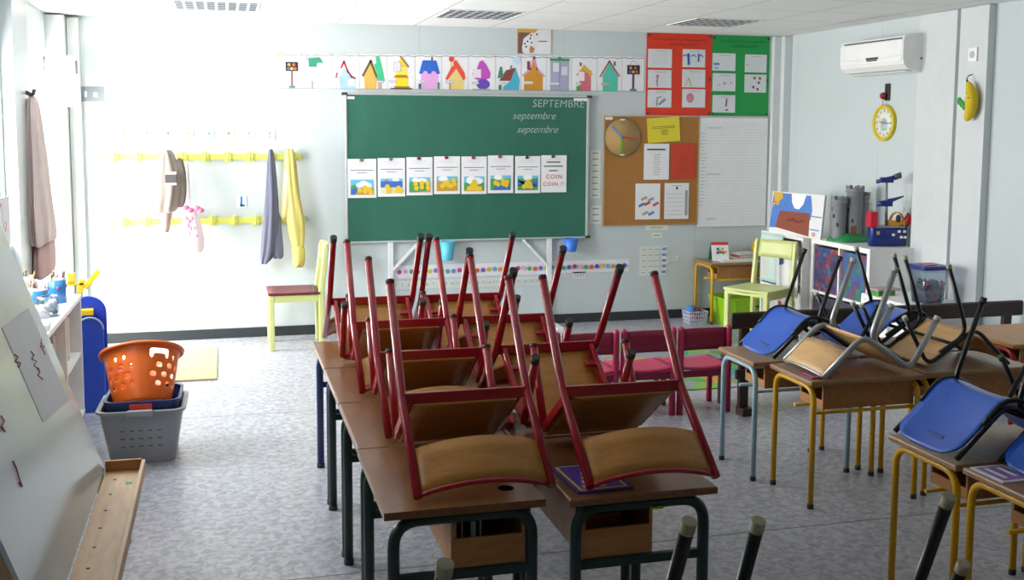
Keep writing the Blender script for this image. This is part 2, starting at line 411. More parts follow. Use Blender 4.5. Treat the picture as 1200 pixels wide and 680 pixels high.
# ================================================================== DESKS AND CHAIRS
# ---- two-column school desks with U-shaped end frames (span across local x, length along local y from 0)
def desk(name, label, W_, L_, H_, tube_mat, top_mat, r, inset, box_side, lip, loc, rz=0, group=None, hole=False, box_len=.8, books=(), rail=True, boxm=None, tray_h=.135, box_y0=.035):
    t = thing(name, label, 'desk', loc, rz, group)
    tp = MB(); th = .022
    if hole:
        hx, hy, hr = W_/2-.085, .115, .024
        # top with a round inkwell hole: ring of quads around the hole, then outer strips
        n = 24; sq = .045; ring = []; outer = []
        for i in range(n):
            a = 2*PI*i/n+PI/4; ring.append((hx+hr*math.cos(a), hy+hr*math.sin(a)))
            ca, sa = math.cos(a), math.sin(a); k = sq/max(abs(ca), abs(sa)); outer.append((hx+ca*k, hy+sa*k))
        for z, flip in ((H_, False), (H_-th, True)):
            vs = [(x, y, z) for x, y in ring]+[(x, y, z) for x, y in outer]
            fs = [(i, n+i, n+(i+1) % n, (i+1) % n) for i in range(n)]
            tp.add(vs, [f[::-1] for f in fs] if flip else fs, top_mat)
        tp.add([(x, y, z) for z in (H_, H_-th) for x, y in ring], [(i, (i+1) % n, n+(i+1) % n, n+i) for i in range(n)], BLACKP)
        X0, X1 = -W_/2, W_/2
        for q in ((X0, 0, X1, hy-sq), (X0, hy+sq, X1, L_), (X0, hy-sq, hx-sq, hy+sq), (hx+sq, hy-sq, X1, hy+sq)):
            tp.box((q[0], q[1], H_-th), (q[2], q[3], H_), top_mat)
        tp.build('desk_top', t)
    else:
        tp.box((-W_/2, 0, H_-th), (W_/2, L_, H_), top_mat); tp.build('desk_top', t, bevel=.006)
    wx = W_/2-inset
    for y in (inset+.005, L_-inset-.005):
        fr = MB(); zt = H_-th-r-.001
        P = fillet([(-wx, y, .012), (-wx, y, zt), (wx, y, zt), (wx, y, .012)], .075, 7)
        fr.tube(P, r, tube_mat, 12)
        if rail: fr.bar((-wx, y, H_-.204), (wx, y, H_-.204), .016, .026, tube_mat)
        f = fr.build('end_frame', t)
        for s in (-1, 1): MB().lathe([(r*1.12, 0), (r*1.12, .02), (r*.8, .024)], CAPG, (s*wx, y, 0), 12).build('foot_cap', f)
    for s in (-1, 1): MB().tube([(s*(wx-.05), inset, H_-th-r-.004), (s*(wx-.05), L_-inset, H_-th-r-.004)], r*.55, tube_mat, 8).build('side_rail', t)
    if not rail:
        for x in (box_side*(wx-.012), box_side*(wx-.012-W_*.40)):
            MB().tube([(x, inset+.005, H_-.053-tray_h-.0085), (x, L_-inset-.005, H_-.053-tray_h-.0085)], .008, tube_mat, 8).build('tray_rail', t)
    # book tray below the top
    bx = MB(); bw = W_*(.47 if rail else .52); c = box_side*(wx-bw/2-(.02 if rail else .025)); x0, x1 = c-bw/2, c+bw/2; y0 = box_y0; y1 = y0+L_*box_len; zb = H_-.053-tray_h; zt = H_-th-.03 if tray_h > .12 else H_-th-.008; k = boxm or WD_BOX
    bx.box((x0, y0, zb), (x1, y1, zb+.008), k); bx.box((x0, y0, zb+.008), (x0+.009, y1, zt), k); bx.box((x1-.009, y0, zb+.008), (x1, y1, zt), k)
    bx.box((x0+.009, y1-.009, zb+.008), (x1-.009, y1, zt), k); bx.box((x0+.009, y0, zb+.008), (x1-.009, y0+.009, zb+.008+lip), k)
    bo = bx.build('book_tray', t)
    if rail:
        for s in (x0+.004, x1-.004):
            for y in (y0+.05, y1-.05): MB().box((s-.004, y-.01, zt-.02), (s+.004, y+.01, H_-th), BLACKP).build('tray_hanger', bo)
    return t, (x0, x1, y0, y1, zb+.008)
DGRN = paint('#16322c', .35); DBLU = paint('#1c3468', .35); LBLU = paint('#9dbcc8', .3); YEL = paint('#d9a413', .3)
HA, WA, LA = .61, .452, .588
lx, rxm = .396+WA/2, .909+WA/2
LG = 'green-legged desks in the left column'; RG = 'green-legged desks in the right column'
rows_l = [2.755, 3.345, 3.935, 4.525]; rows_r = [2.728, 3.338, 3.948, 4.558]
lab_l = ['brown desk with dark green legs and round inkwell hole, nearest of the left column',
         'brown desk with dark green legs, second from the front in the left column',
         'brown desk with dark green legs, third from the front in the left column',
         'brown desk with dark blue legs at the far end of the left column']
lab_r = ['brown desk with dark green legs and purple book, nearest of the right column',
         'brown desk with dark green legs, second from the front in the right column',
         'brown desk with dark green legs, third from the front in the right column',
         'brown desk at the far end of the right column']
for i in range(4):
    t, q = desk('school_desk', lab_l[i], WA, LA-.004, HA, DBLU if i == 3 else DGRN, WD_TOP, .017, .03, 1, .075, (lx, rows_l[i], 0), 0, LG, hole=(i == 0))
    if i == 0: trayL = (t.location.copy(), q)
for i in range(4):
    t, q = desk('school_desk', lab_r[i], WA, LA-.004, HA, DGRN, WD_TOP, .017, .03, -1, .075, (rxm, rows_r[i], 0), 0, RG)
    if i == 0: trayR = (t.location.copy(), q)
# things in the two front trays
def block(name, label, cat, a, b, m, loc, rz=0, tilt=0, group=None, pages=None, bevel=.002):
    mb = MB(); x0, y0, z0 = a; x1, y1, z1 = b
    if pages:
        e = min(.003, (z1-z0)*.2)
        mb.box((x0, y0, z0), (x1, y1, z0+e), m); mb.box((x0, y0, z1-e), (x1, y1, z1), m); mb.box((x0, y0, z0+e), (x0+e, y1, z1-e), m)
        mb.box((x0+e, y0+.003, z0+e), (x1-.003, y1-.003, z1-e), pages)
    else: mb.box(a, b, m)
    o = mb.build(name, loc=loc, bevel=bevel); o.rotation_euler = (tilt, 0, rz); return tag(o, label, cat, group)
PG = paint('#e6e2d6', .8)
L0, q = trayL; bx0, bx1, by0, by1, bz = q
for i, (h, c, w_, lb) in enumerate((('#2a4f86', 'blue', .018, ''), ('#b33a2e', 'red', .010, ''), ('#30343c', 'black', .022, ''), ('#3f6f9a', 'pale blue', .012, ''))):
    x = L0.x+bx0+.015+i*.026
    block('exercise_book', '%s exercise book standing in the tray of the nearest left desk' % c, 'book', (0,0,0), (w_, .2, .105), paint(h, .5), (x, L0.y+by0+.06, bz+.0008), 0, 0, 'books in the tray of the nearest left desk', PG)
L0, q = trayR; bx0, bx1, by0, by1, bz = q
block('folder', 'lime green folder edge on the tray of the nearest right desk', 'folder', (0,0,0), (.04, .34, .005), paint('#8fc31c', .4), (L0.x+bx1-.018, L0.y+by0-.03, HA-.0518), 0, 0)
block('pencil_case', 'orange brown box in the tray of the nearest right desk', 'box', (0,0,0), (.14, .12, .08), paint('#8f4f1f', .6), (L0.x+bx0+.02, L0.y+by0+.10, bz+.0008), 0, 0, None, None, .01)

# ---- red tube chairs turned over onto the desks.  local: y grows from the backrest edge to the seat front, z up from the desk
def red_chair(label, loc, rz, group, rm=RED, capm=CAPG, ply=WD_PLY):
    ck, cl_ = (1.14, .022) if rz > 2 else (1.04, .008)
    t = thing('upturned_chair', label, 'chair', loc, rz, group)
    A = Vector((0, 0, .016)); B = Vector((0, .262, .226)); T = Vector((0, .490, .545)); Cc = Vector((0, .542, .034)); Dd = Vector((0, .675, .285)); hx = .192; r = .0135
    for s in (-1, 1):
        o = Vector((s*hx, 0, 0)); b = MB()
        b.tube(fillet([A+o, B+o, T+o], .12, 6), r, rm, 12)
        u = b.build('back_leg', t)
        d = (T-B).normalized(); c = MB(); c.tube([T+o-d*cl_, T+o+d*.004], r*ck, capm, 12); c.build('foot_cap', u)
        p = Vector((s*.166, 0, 0)); f = MB(); f.tube([Cc+p, Dd+p], r, rm, 12); u = f.build('front_leg', t)
        d = (Dd-Cc).normalized(); c = MB(); c.tube([Dd+p-d*cl_, Dd+p+d*.004], r*ck, capm, 12); c.build('foot_cap', u)
    fr = MB(); dsd = (Cc-B).normalized(); up = Vector((0, dsd.z, -dsd.y))*-1
    for s in (-1, 1):
        p = Vector((s*.166, 0, 0)); fr.bar(B+p+dsd*.005, Cc+p, .018, .03, rm, up)
        fr.bar(B+Vector((s*.115, 0, 0))+dsd*.10+up*.008, B+Vector((s*.165, 0, 0))+dsd*.10+up*.008, .02, .012, rm, up)
    fr.bar(B+Vector((-hx, 0, 0)), B+Vector((hx, 0, 0)), .014, .034, rm)
    fr.bar(Cc+Vector((-.166, 0, 0)), Cc+Vector((.166, 0, 0)), .018, .024, rm, up)
    fr.build('seat_frame', t, bevel=.003)
    dn = Vector((0, dsd.z, -dsd.y))          # towards the desk: the sitting side
    sb = MB()
    def fs(u, v):
        x = (u-.5)*2*.157; p = B+dsd*(.004+.345*v)+dn*(.018-.010*math.sin(PI*v)*(1-(2*u-1)**2))
        return Vector((x, p.y, p.z)), -dn
    sb.slab(fs, 7, 9, ply, .009); sb.build('seat', t)
    db = (B-A).normalized(); nb = Vector((0, -db.z, db.y))
    def fb(u, v, l=.012):
        x = (2*u-1); p = A+db*(l+.142*v)+nb*(.047*(1-x*x)); return Vector((x*(hx-.004), p.y, p.z)), nb
    bb = MB(); bb.slab(fb, 13, 5, ply, .009); k = bb.build('backrest', t)
    rl = MB(); rl.tube([fb(i/14, 0, .006)[0] for i in range(15)], .0075, rm, 8); rl.build('edge_rail', k)
    return t
RCG = 'red-framed chairs upturned on the green-legged desks'
cl = [(.69, 2.81, 0, 'red chair upturned on the nearest left desk beside the inkwell hole'),
      (.70, 3.405, 0, 'red chair upturned on the left column\'s second desk, directly behind the nearest one'),
      (.69, 4.015, 0, 'red chair upturned on the left column\'s third desk from the front'),
      (.65, 5.15, PI, 'red chair upturned on the blue-legged far left desk, its legs tipped towards the camera')]
cR = [(1.170, 2.752, -.004, 'red chair upturned on the nearest right desk over the purple book'),
      (1.134, 3.945, PI, 'red chair upturned on the right column\'s second desk, legs tipped towards the camera'),
      (1.13, 4.55, PI-.02, 'red chair upturned on the right column\'s third desk, legs tipped towards the camera'),
      (1.077, 5.145, PI-.01, 'red chair upturned at the far end of the right column')]
for x, y, rz, lb in cl+cR:
    red_chair(lb, (x, y, HA+(.0065 if 'purple' in lb else 0)), rz, RCG)
# small things lying on those desks
o = Sheet((0,0,0), (1,0,0), (0,1,0), .17, .24, None)
bk = MB(); bk.box((0,0,0), (.17,.24,.006), paint('#4b2a86', .35)); bk.box((.012,.012,.006), (.158,.228,.0066), paint('#d8c23a', .4))
bk.box((.02,.02,.0066), (.15,.22,.0072), paint('#5a3a9a', .4))
for i in range(5): bk.box((.03+.012*i, .03+.035*i, .0072), (.10+.008*i, .05+.035*i, .0078), paint('#e6e3d8', .4)if i % 2 else paint('#d8c23a', .4))
o = bk.build('picture_book', loc=(.945, 2.765, HA+.0005)); o.rotation_euler = (0, 0, .04)
tag(o, 'purple and yellow book lying under the nearest right red chair', 'book')
pc = MB()
def pouch(u, v):
    a = 2*PI*u; k = math.sin(PI*v); return Vector((.026*k**.5*math.cos(a), -.10+.2*v, .028+.026*k**.5*math.sin(a)+.003*math.sin(6*a+9*v)))
pc.grid(pouch, 20, 12, paint('#b8252e', .35), closed=True)
o = pc.build('pencil_pouch'); tag(o, 'red and white pencil pouch lying between the two desk columns', 'pencil case'); o.location = (.936, 3.52, HA)
for i in range(4):
    b_ = MB().box((-.021+.012*i, -.06, .048), (-.016+.012*i, .06, .0555), PAPER); b_.build('stripe', o)
gl = MB().lathe([(.014, 0), (.016, .05), (.008, .062), (.006, .085), (.001, .09)], paint('#e8e29a', .4), seg=14)
tag(gl.build('glue_stick', loc=(.80, 3.99, HA)), 'small pale yellow glue stick behind the left column chairs', 'glue stick')

# ---- low desks on the right: frames span the short way (along y), tops long in x
TW, TL, TH = .365, .565, .565
RDG = 'tan low desks standing on the right'
def low_desk(x, y, m, label, top=WD_TOP2, L=TL, W_=TW):
    # local y -> world x : rotate by -90 deg, local x -> world -y
    return desk('low_desk', label, W_, L, TH, m, top, .0125, .02, 1, .03, (x, y+W_/2, 0), -PI/2, RDG, rail=False, box_len=.80, tray_h=.085, box_y0=.085)
low_desk(2.335, 4.365, LBLU, 'low tan desk with light blue legs beside the pink chairs', L=.545)
low_desk(2.40, 3.968, YEL, 'low tan desk with yellow legs carrying the grey-framed wooden chair')
low_desk(2.905, 4.385, YEL, 'yellow-legged low desk at the back, under the half-hidden blue shell chair')
low_desk(2.985, 3.995, YEL, 'yellow-legged low desk carrying the black-framed wooden chair')
low_desk(2.25, 2.845, YEL, 'yellow-legged low desk in front carrying the large blue chair')
low_desk(2.26, 2.462, YEL, 'yellow-legged low desk nearest the right edge under the cut-off blue chair')
low_desk(2.83, 2.855, YEL, 'yellow-legged low desk beyond the front blue chair at the right edge')
REDT = paint('#b01c26', .25)
low_desk(3.80, 4.42, REDT, 'low desk with wooden top and red frame at the right edge before the bench', top=WD_PLY, L=.62, W_=.5)

# ---- low chairs turned over on them.  local: x from backrest edge to seat front, z up from the desk
def low_chair(label, loc, rz, fm, capm, kind, group, r=.0095, hy=.164, capk=1.25):
    t = thing('upturned_chair', label, 'chair', loc, rz, group)
    A = (0, .013); B = (.185, .185); Cc = (.425, .026); Dd = (.555, .25); E = (.337, .475); Fb = (.222, .16)
    for s in (-1, 1):
        y = s*hy; P = lambda q, dy=0: Vector((q[0], y+dy, q[1]))
        sd = MB(); sd.tube(fillet([P(A), P(B), P(Cc), P(Dd)], [.07, .05], 7), r, fm, 12); u = sd.build('side_tube', t)
        d = (P(Dd)-P(Cc)).normalized(); c = MB(); c.tube([P(Dd)-d*.016, P(Dd)+d*.004], r*capk, capm, 12); c.build('foot_cap', u)
        y2 = s*(hy-.006); Q = lambda q: Vector((q[0], y2, q[1]))
        lg = MB(); lg.tube(fillet([Q(E), Q(Fb), Q((.36, .082))], .08, 8), r, fm, 12); u = lg.build('rear_leg', t)
        d = (Q(E)-Q(Fb)).normalized(); c = MB(); c.tube([Q(E)-d*.016, Q(E)+d*.004], r*capk, capm, 12); c.build('foot_cap', u)
    cb = MB(); cb.tube([(.30, -hy, .118), (.30, hy, .118)], r*.8, fm, 10); cb.build('crossbar', t)
    if kind == 'wood':
        bk = MB(); a = Vector((A[0], 0, A[1])); b_ = Vector((B[0], 0, B[1])); db = (b_-a).normalized(); n = Vector((-db.z, 0, db.x))
        def fb(u, v): 
            y = 2*u-1; p = a+db*(.0+.15*v)+n*(.022*(1-y*y)); return Vector((p.x, y*(hy+.004), p.z)), n
        bk.slab(fb, 11, 5, WD_PALE, .008); k = bk.build('backrest', t)
        ed = MB(); ed.tube([fb(i/12, 0)[0] for i in range(13)], .006, fm, 8); ed.build('edge_rail', k)
        st = MB(); ds = Vector((Cc[0]-B[0], 0, Cc[1]-B[1])); L = ds.length; ds.normalize(); n2 = Vector((ds.z, 0, -ds.x))
        def fs(u, v):
            y = 2*u-1; p = b_+ds*(.02+(L-.02)*v)+n2*(.004+.012*math.sin(PI*v)*(1-y*y)); p.z = max(p.z, .006)
            return Vector((p.x, y*hy, p.z)), n2
        st.slab(fs, 9, 9, WD_PALE, .008); st.build('seat', t)
    else:
        prof = [Vector(p) for p in fillet([(-.012, 0, .016), (.08, 0, .092), (.185, 0, .205), (.31, 0, .16), (.43, 0, .06), (.455, 0, .024)], [.3, .12, .3, .05], 8)]
        L = [0]
        for p, q in zip(prof[:-1], prof[1:]): L.append(L[-1]+(q-p).length)
        def at(v):
            d = v*L[-1]
            for i in range(len(L)-1):
                if d <= L[i+1]+1e-9:
                    k = (d-L[i])/(L[i+1]-L[i]); tt = (prof[i+1]-prof[i]).normalized(); return prof[i].lerp(prof[i+1], k), tt
            return prof[-1], (prof[-1]-prof[-2]).normalized()
        BL = paint('#2357b8', .28, 0, .05)
        def fsx(u, v):
            p, tt = at(v); n = Vector((-tt.z, 0, tt.x)); y = 2*u-1; wv = .158-.05*max(0, 1-v*8)**3-.03*max(0, (v-.9)*10)**2
            return Vector((p.x, y*wv, p.z))+n*(-.018*(1-y*y)*(1 if v < .4 else .5)+.004), n
        sh = MB(); sh.slab(fsx, 13, 34, BL, .006); k = sh.build('shell', t)
        hd = MB(); p, n = fsx(.5, .10); tt = Vector((n.z, 0, -n.x))
        M = Matrix((Vector((0,1,0)), tt, Vector((0,1,0)).cross(tt))).transposed().to_4x4(); M.translation = p+n*.0035
        hd.box((-.045, -.009, -.003), (.045, .009, .004), paint('#1a458f', .4), M); hd.build('grip_slot', k, bevel=.003)
        for s in (-1, 1): MB().tube([fsx(.5+s*.5, v/20)[0]+Vector((0, s*.002, .001)) for v in range(5, 15)], .0085, BLACKP, 8).build('edge_strip', k)
    return t
GREY = paint('#a3a6a4', .32, .5); CAPW = paint('#bdb9ab', .6); BLK = paint('#17181a', .3)
LCG = 'low chairs upturned on the right-hand desks'
low_chair('blue shell chair with black legs upturned on the light blue legged desk', (2.445, 4.545, TH), 0, BLK, CAPG, 'shell', LCG)
low_chair('grey-framed wooden chair upturned on the yellow-legged desk', (2.465, 4.148, TH), 0, GREY, CAPW, 'wood', LCG, .0135, .166, 1.12)
low_chair('blue shell chair upturned behind the grey-framed wooden chair', (3.43, 4.58, TH), PI, BLK, CAPW, 'shell', LCG)
low_chair('black-framed wooden chair upturned facing the grey-framed one', (3.435, 4.186, TH), PI, BLK, CAPW, 'wood', LCG)
low_chair('large blue shell chair upturned on the front yellow-legged desk', (2.268, 3.03, TH), 0, BLK, CAPG, 'shell', LCG)
low_chair('blue shell chair cut off by the right edge on the nearest yellow-legged desk', (2.385, 2.645, TH), 0, BLK, CAPG, 'shell', LCG)
low_chair('black-framed chair legs standing up at the right edge beside the front blue chair', (3.28, 3.066, TH), PI, BLK, CAPG, 'wood', LCG)
def booklet(label, loc, rz, c1, c2, w=.15, h=.21):
    b_ = MB(); b_.box((0,0,0), (w,h,.004), paint(c1, .4)); b_.box((.012,.012,.004), (w-.012,h-.012,.0045), paint(c2, .4))
    for i in range(4): b_.box((.025, .03+.045*i, .0045), (w-.03-.01*i, .045+.045*i, .005), paint(c1, .4))
    o = b_.build('booklet', loc=loc); o.rotation_euler = (0, 0, rz); return tag(o, label, 'booklet')
booklet('pink booklet lying on the yellow-legged desk before the wooden chair', (2.425, 4.13, TH+.0005), -PI/2, '#9a3a58', '#c98a9c', .12, .10)
booklet('white and purple booklet on the desk before the cut-off blue chair', (2.275, 2.81, TH+.0005), -PI/2, '#dcdce0', '#8d6ca8', .15, .12)

# ---- chairs in the foreground whose legs only just rise into view
FGG = 'dark-framed chairs upturned in the foreground row'
CREAM = paint('#b9ae8e', .55); BRN = paint('#17120f', .35)
pm = Zp(672, 637, 1.085); qm = Zp(1004, 598, 1.04); sm_ = Zp(1117, 660, .90)
for p, h, lb, lc in ((pm, HA, 'foreground desk below the two left dark chair legs', 'dark-framed chair whose cream-capped legs rise left of centre in the foreground'),
                     (qm, TH, 'foreground desk below the two right dark chair legs', 'dark-framed chair whose cream-capped legs rise right of centre in the foreground'),
                     (sm_+Vector((.19, 0, 0)), .425, 'foreground desk below the stubby dark leg at the bottom right', 'dark-framed chair with one stubby leg showing at the bottom right')):
    desk('school_desk', lb, .36, .52, h, DGRN, WD_TOP, .017, .03, 1, .075, (p.x, p.y-.13, 0), 0, 'desks of the foreground row')
    rz_ = -PI/2+(.16 if h == HA else .06); off_ = Matrix.Rotation(rz_, 3, 'Z') @ Vector((.337, 0, 0))
    low_chair(lc, (p.x-off_.x, p.y-off_.y, h), rz_, BRN, CREAM, 'wood', FGG, .0108, .190 if h == HA else .184, 1.06)

# ================================================================== ON THE BACK WALL
# ---- green blackboard
a = Yp(404, 198); b_ = Yp(687.5, 193); t_ = Yp(545, 110.5); u_ = Yp(545, 281.5)
BX0, BX1, BZ0, BZ1 = a.x, b_.x, u_.z, t_.z
bb = thing('blackboard', 'large green chalkboard on a white stand against the back wall', 'blackboard', ((BX0+BX1)/2, D, 0))
bw2 = (BX1-BX0)/2
m, nt, bs = nodes('green_board', .42); tc, s_ = xyz(nt)
n = nt.nodes.new('ShaderNodeTexNoise'); n.inputs['Scale'].default_value = 2.2; n.inputs['Detail'].default_value = 6; n.inputs['Distortion'].default_value = 1.2
mp = nt.nodes.new('ShaderNodeMapping'); mp.inputs['Scale'].default_value = (2, 1, .6); nt.links.new(tc.outputs['Object'], mp.inputs[0]); nt.links.new(mp.outputs[0], n.inputs['Vector'])
nt.links.new(mixc(nt, n.outputs['Fac'], '#28604e', '#3a7562'), bs.inputs['Base Color']); GBOARD = m
MB().box((-bw2+.012, -.045, BZ0+.012), (bw2-.012, -.030, BZ1-.012), GBOARD).build('board', bb)
f = MB(); ft = paint('#c9cdca', .3, .3)
for q in ((-bw2, BZ0, bw2, BZ0+.014), (-bw2, BZ1-.016, bw2, BZ1), (-bw2, BZ0+.014, -bw2+.016, BZ1-.016), (bw2-.02, BZ0+.014, bw2, BZ1-.016)):
    f.box((q[0], -.052, q[1]), (q[2], -.024, q[3]), ft)
f.build('frame', bb, bevel=.003)
for sx_ in (-1, 1):
    for z in (BZ0+.01, BZ1-.008): MB().box((sx_*bw2-.022, -.056, z-.012), (sx_*bw2+.022, -.022, z+.01), CAPG).build('corner_cap', bb, bevel=.004)
st = MB(); STW = paint('#e8eaea', .35)
for px, d in ((457, 1), (642, -1)):
    st = MB()
    x = Yp(px, 320).x-(BX0+BX1)/2
    st.box((x-.02, -.045, .0), (x+.02, -.02, BZ0), STW)
    st.box((x-.03, -.36, .0), (x+.03, -.02, .03), STW)
    st.bar((x+d*.02, -.035, BZ0-.22), (x+d*.23, -.035, BZ0-.004), .02, .03, STW, (0, 1, 0))
    st.build('stand', bb)
MB().box((-bw2+.02, -.047, BZ1-.05), (-bw2+.075, -.045, BZ1-.03), PAPER).build('label_sticker', bb); MB().box((bw2-.135, -.047, BZ1-.046), (bw2-.022, -.045, BZ1-.022), PAPER).build('label_sticker', bb)
CHK = paint('#a9bdb4', .9)
def chalk(t, px, py, size, shear, bold=0.0, space=1.0):
    p = Yp(px, py); M = Matrix(((1,0,0,p.x-(BX0+BX1)/2), (0,0,-1,-.0465), (0,1,0,p.z), (0,0,0,1))); MB().text(t, size, M, CHK, shear, .0006, bold=bold, space=space).build('chalk_writing', bb)
chalk('SEPTEMBRE', 652.5, 122, .088, .1, -.0006, 1.02)
chalk('septembre', 624, 136, .085, .3, -.0008); chalk('septembre', 627.5, 152, .085, .45, -.0008, .95)
# chalk marker on the ledge
c = MB().tube([(0,0,0), (.05,0,0)], .006, paint('#dfe3e4', .7), 10)
# ---- eight picture sheets on the board
SKY = paint('#6fc3dd', .7); SEA = paint('#3f6fc0', .7); CHICK = paint('#e8c531', .7); GRS = paint('#4f9f58', .7); SAND = paint('#c79a3a', .7); CLD = paint('#f4f4f4', .8); BEIGE = paint('#e5dcc0', .7)
xs = [(406.5, 440), (441.5, 473.5), (475, 505.5), (507, 537.5), (539, 568.5), (569.8, 599.5), (601.5, 631), (632, 661.5)]
tops = [186, 185, 184, 183, 183.2, 182, 182.8, 181.8]; bots = [231.5, 230, 228.5, 227, 227, 226, 226, 225]
desc = ['chick sheet with a blue lake at lower left, first from the left on the board', 'chick sheet with a dark blue sea across the middle', 'chick sheet with three upright chicks on green grass',
        'chick sheet with chicks on brown ground between two grass sheets', 'chick sheet with a pyramid of chicks, fifth on the board', 'chick sheet with chicks beside a blue pond', 'chick sheet with one yellow heap on blue water and green banks', 'text sheet with red words at the right end of the row']
for i, (x0, x1) in enumerate(xs):
    sh = wall_sheet(x0, tops[i], x1, bots[i], PAPER, off=.0525)
    def P(k, *a): return getattr(sh, k)(*a)
    for v, u0, u1 in ((.91, .25, .75), (.87, .2, .8), (.83, .3, .7)): sh.rect(u0, v, u1, v+.008, paint('#c9cad0', .8))
    if i < 7:
        sh.rect(.1, .70, .9, .715, INK); sh.rect(.32, .635, .68, .647, INK)
        l, r, b0, t0 = .1, .9, .08, .47
        if i == 0:
            sh.rect(l, b0, r, t0, SKY); sh.poly([(.1,.08),(.4,.08),(.3,.28),(.1,.3)], SEA); sh.poly([(.25,.08),(.9,.08),(.9,.26),(.4,.25)], SAND); sh.disc(.55, .37, .035, CLD, .6); sh.disc(.42, .33, .03, CLD, .6); sh.disc(.7, .32, .03, CLD, .6)
            cs = [(.42,.2), (.6,.17), (.75,.22), (.6,.26), (.8,.13)]; sh.poly([(.1,.3),(.25,.35),(.3,.27),(.1,.22)], GRS)
        elif i == 1:
            sh.rect(l, b0, r, t0, BEIGE); sh.rect(l, .24, r, .4, SEA); sh.rect(l, .4, r, t0, SKY); sh.poly([(.2,.41),(.35,.44),(.4,.41)], REDI); sh.disc(.65, .435, .03, CLD, .4)
            cs = [(.35,.26), (.45,.18), (.38,.14), (.75,.22), (.82,.15), (.7,.15)]
        elif i == 2:
            sh.rect(l, b0, r, t0, GRS); sh.rect(l, .36, r, t0, SKY); sh.disc(.35, .4, .03, CLD, .6); sh.disc(.6, .39, .035, CLD, .5); sh.poly([(.4,.08),(.9,.08),(.9,.14)], SAND)
            cs = [(.35,.3), (.37,.19), (.58,.32), (.58,.22), (.8,.32), (.82,.2)]
        elif i == 3:
            sh.rect(l, b0, r, t0, SAND); sh.rect(l, .34, r, t0, SKY); sh.disc(.35, .41, .04, CLD, .5)
            cs = [(.32,.22), (.42,.27), (.55,.24), (.65,.22), (.78,.27), (.75,.36), (.52,.31)]
        elif i == 4:
            sh.rect(l, b0, r, t0, GRS); sh.rect(l, .3, r, t0, SKY); sh.disc(.4, .37, .045, CLD, .7); sh.disc(.65, .35, .04, CLD, .7); sh.poly([(.1,.08),(.9,.08),(.75,.2),(.25,.2)], SAND)
            cs = [(.3,.15), (.45,.15), (.6,.15), (.72,.15), (.42,.24), (.56,.24), (.5,.33)]
        elif i == 5:
            sh.rect(l, b0, r, t0, GRS); sh.rect(l, .38, r, t0, SKY); sh.poly([(.2,.08),(.9,.1),(.8,.24),(.3,.2)], SEA); sh.disc(.4, .42, .035, CLD, .6)
            cs = [(.3,.28), (.4,.24), (.58,.34), (.6,.25), (.72,.22), (.75,.3)]
        else:
            sh.rect(l, b0, r, t0, GRS); sh.rect(l, .4, r, t0, SKY); sh.poly([(.1,.2),(.9,.36),(.9,.2),(.5,.1),(.1,.36)], SEA); sh.disc(.5, .42, .04, CLD, .6)
            cs = [(.35,.18), (.5,.19), (.62,.18), (.45,.25), (.58,.26), (.52,.31)]
        for k, (u, v) in enumerate(cs): sh.disc(u, v, .019, CHICK, 1.05, 12)
    else:
        for v, u0, u1 in ((.80, .2, .75), (.69, .1, .85), (.57, .3, .65)): sh.rect(u0, v, u1, v+.03, INK)
        sh.text('COIN', .5, .42, .05, paint('#cf5a50', .8), space=1.2); sh.text('COIN !!', .48, .22, .046, paint('#cf5a50', .8), space=1.2)
    sh.solo('picture_sheet', desc[i], 'picture sheet', 'picture sheets across the blackboard')
    p = Yp((x0+x1)/2-1, tops[i]+1.5)
    mg = MB(); c_ = ['#7d7a4f', '#5f8a7a', '#7b2f33', '#8c3540', '#8c3540', '#9a3b3b', '#3b4a44', '#4a5552'][i]
    mg.lathe([(.0125, 0), (.0125, .006), (.009, .009)], paint(c_, .4), (0,0,0), 14, Matrix.Rotation(PI/2, 4, 'X'), 1.3, 1)
    tag(mg.build('magnet', loc=(p.x, D-.0560, p.z)), 'magnet holding the %s of the sheets on the board' % ['first', 'second', 'third', 'fourth', 'fifth', 'sixth', 'seventh', 'last'][i], 'magnet', 'magnets on the blackboard')
# ---- cups hung at the lower edge
def cup(px, py0, py1, wpx, col, label, rim=None):
    t = Yp(px, py0); q = Yp(px, py1); h = t.z-q.z; r = wpx/2/136
    c = MB(); pr = [(r*.66, 0), (r*.7, .004), (r, h), (r*.94, h), (r*.62, .008), (.001, .006)]
    c.lathe(pr, paint(col, .4), (0,0,0), 22)
    tag(c.build('hanging_cup', loc=(t.x, D-.055-r, q.z)), label, 'cup', 'plastic cups at the board\'s lower edge')
cup(521, 281, 303, 17, '#58b4d2', 'light blue cup hanging at the left part of the board\'s lower edge')
cup(664, 278, 293, 17, '#3d74d6', 'deeper blue cup hanging near the board\'s lower right corner')

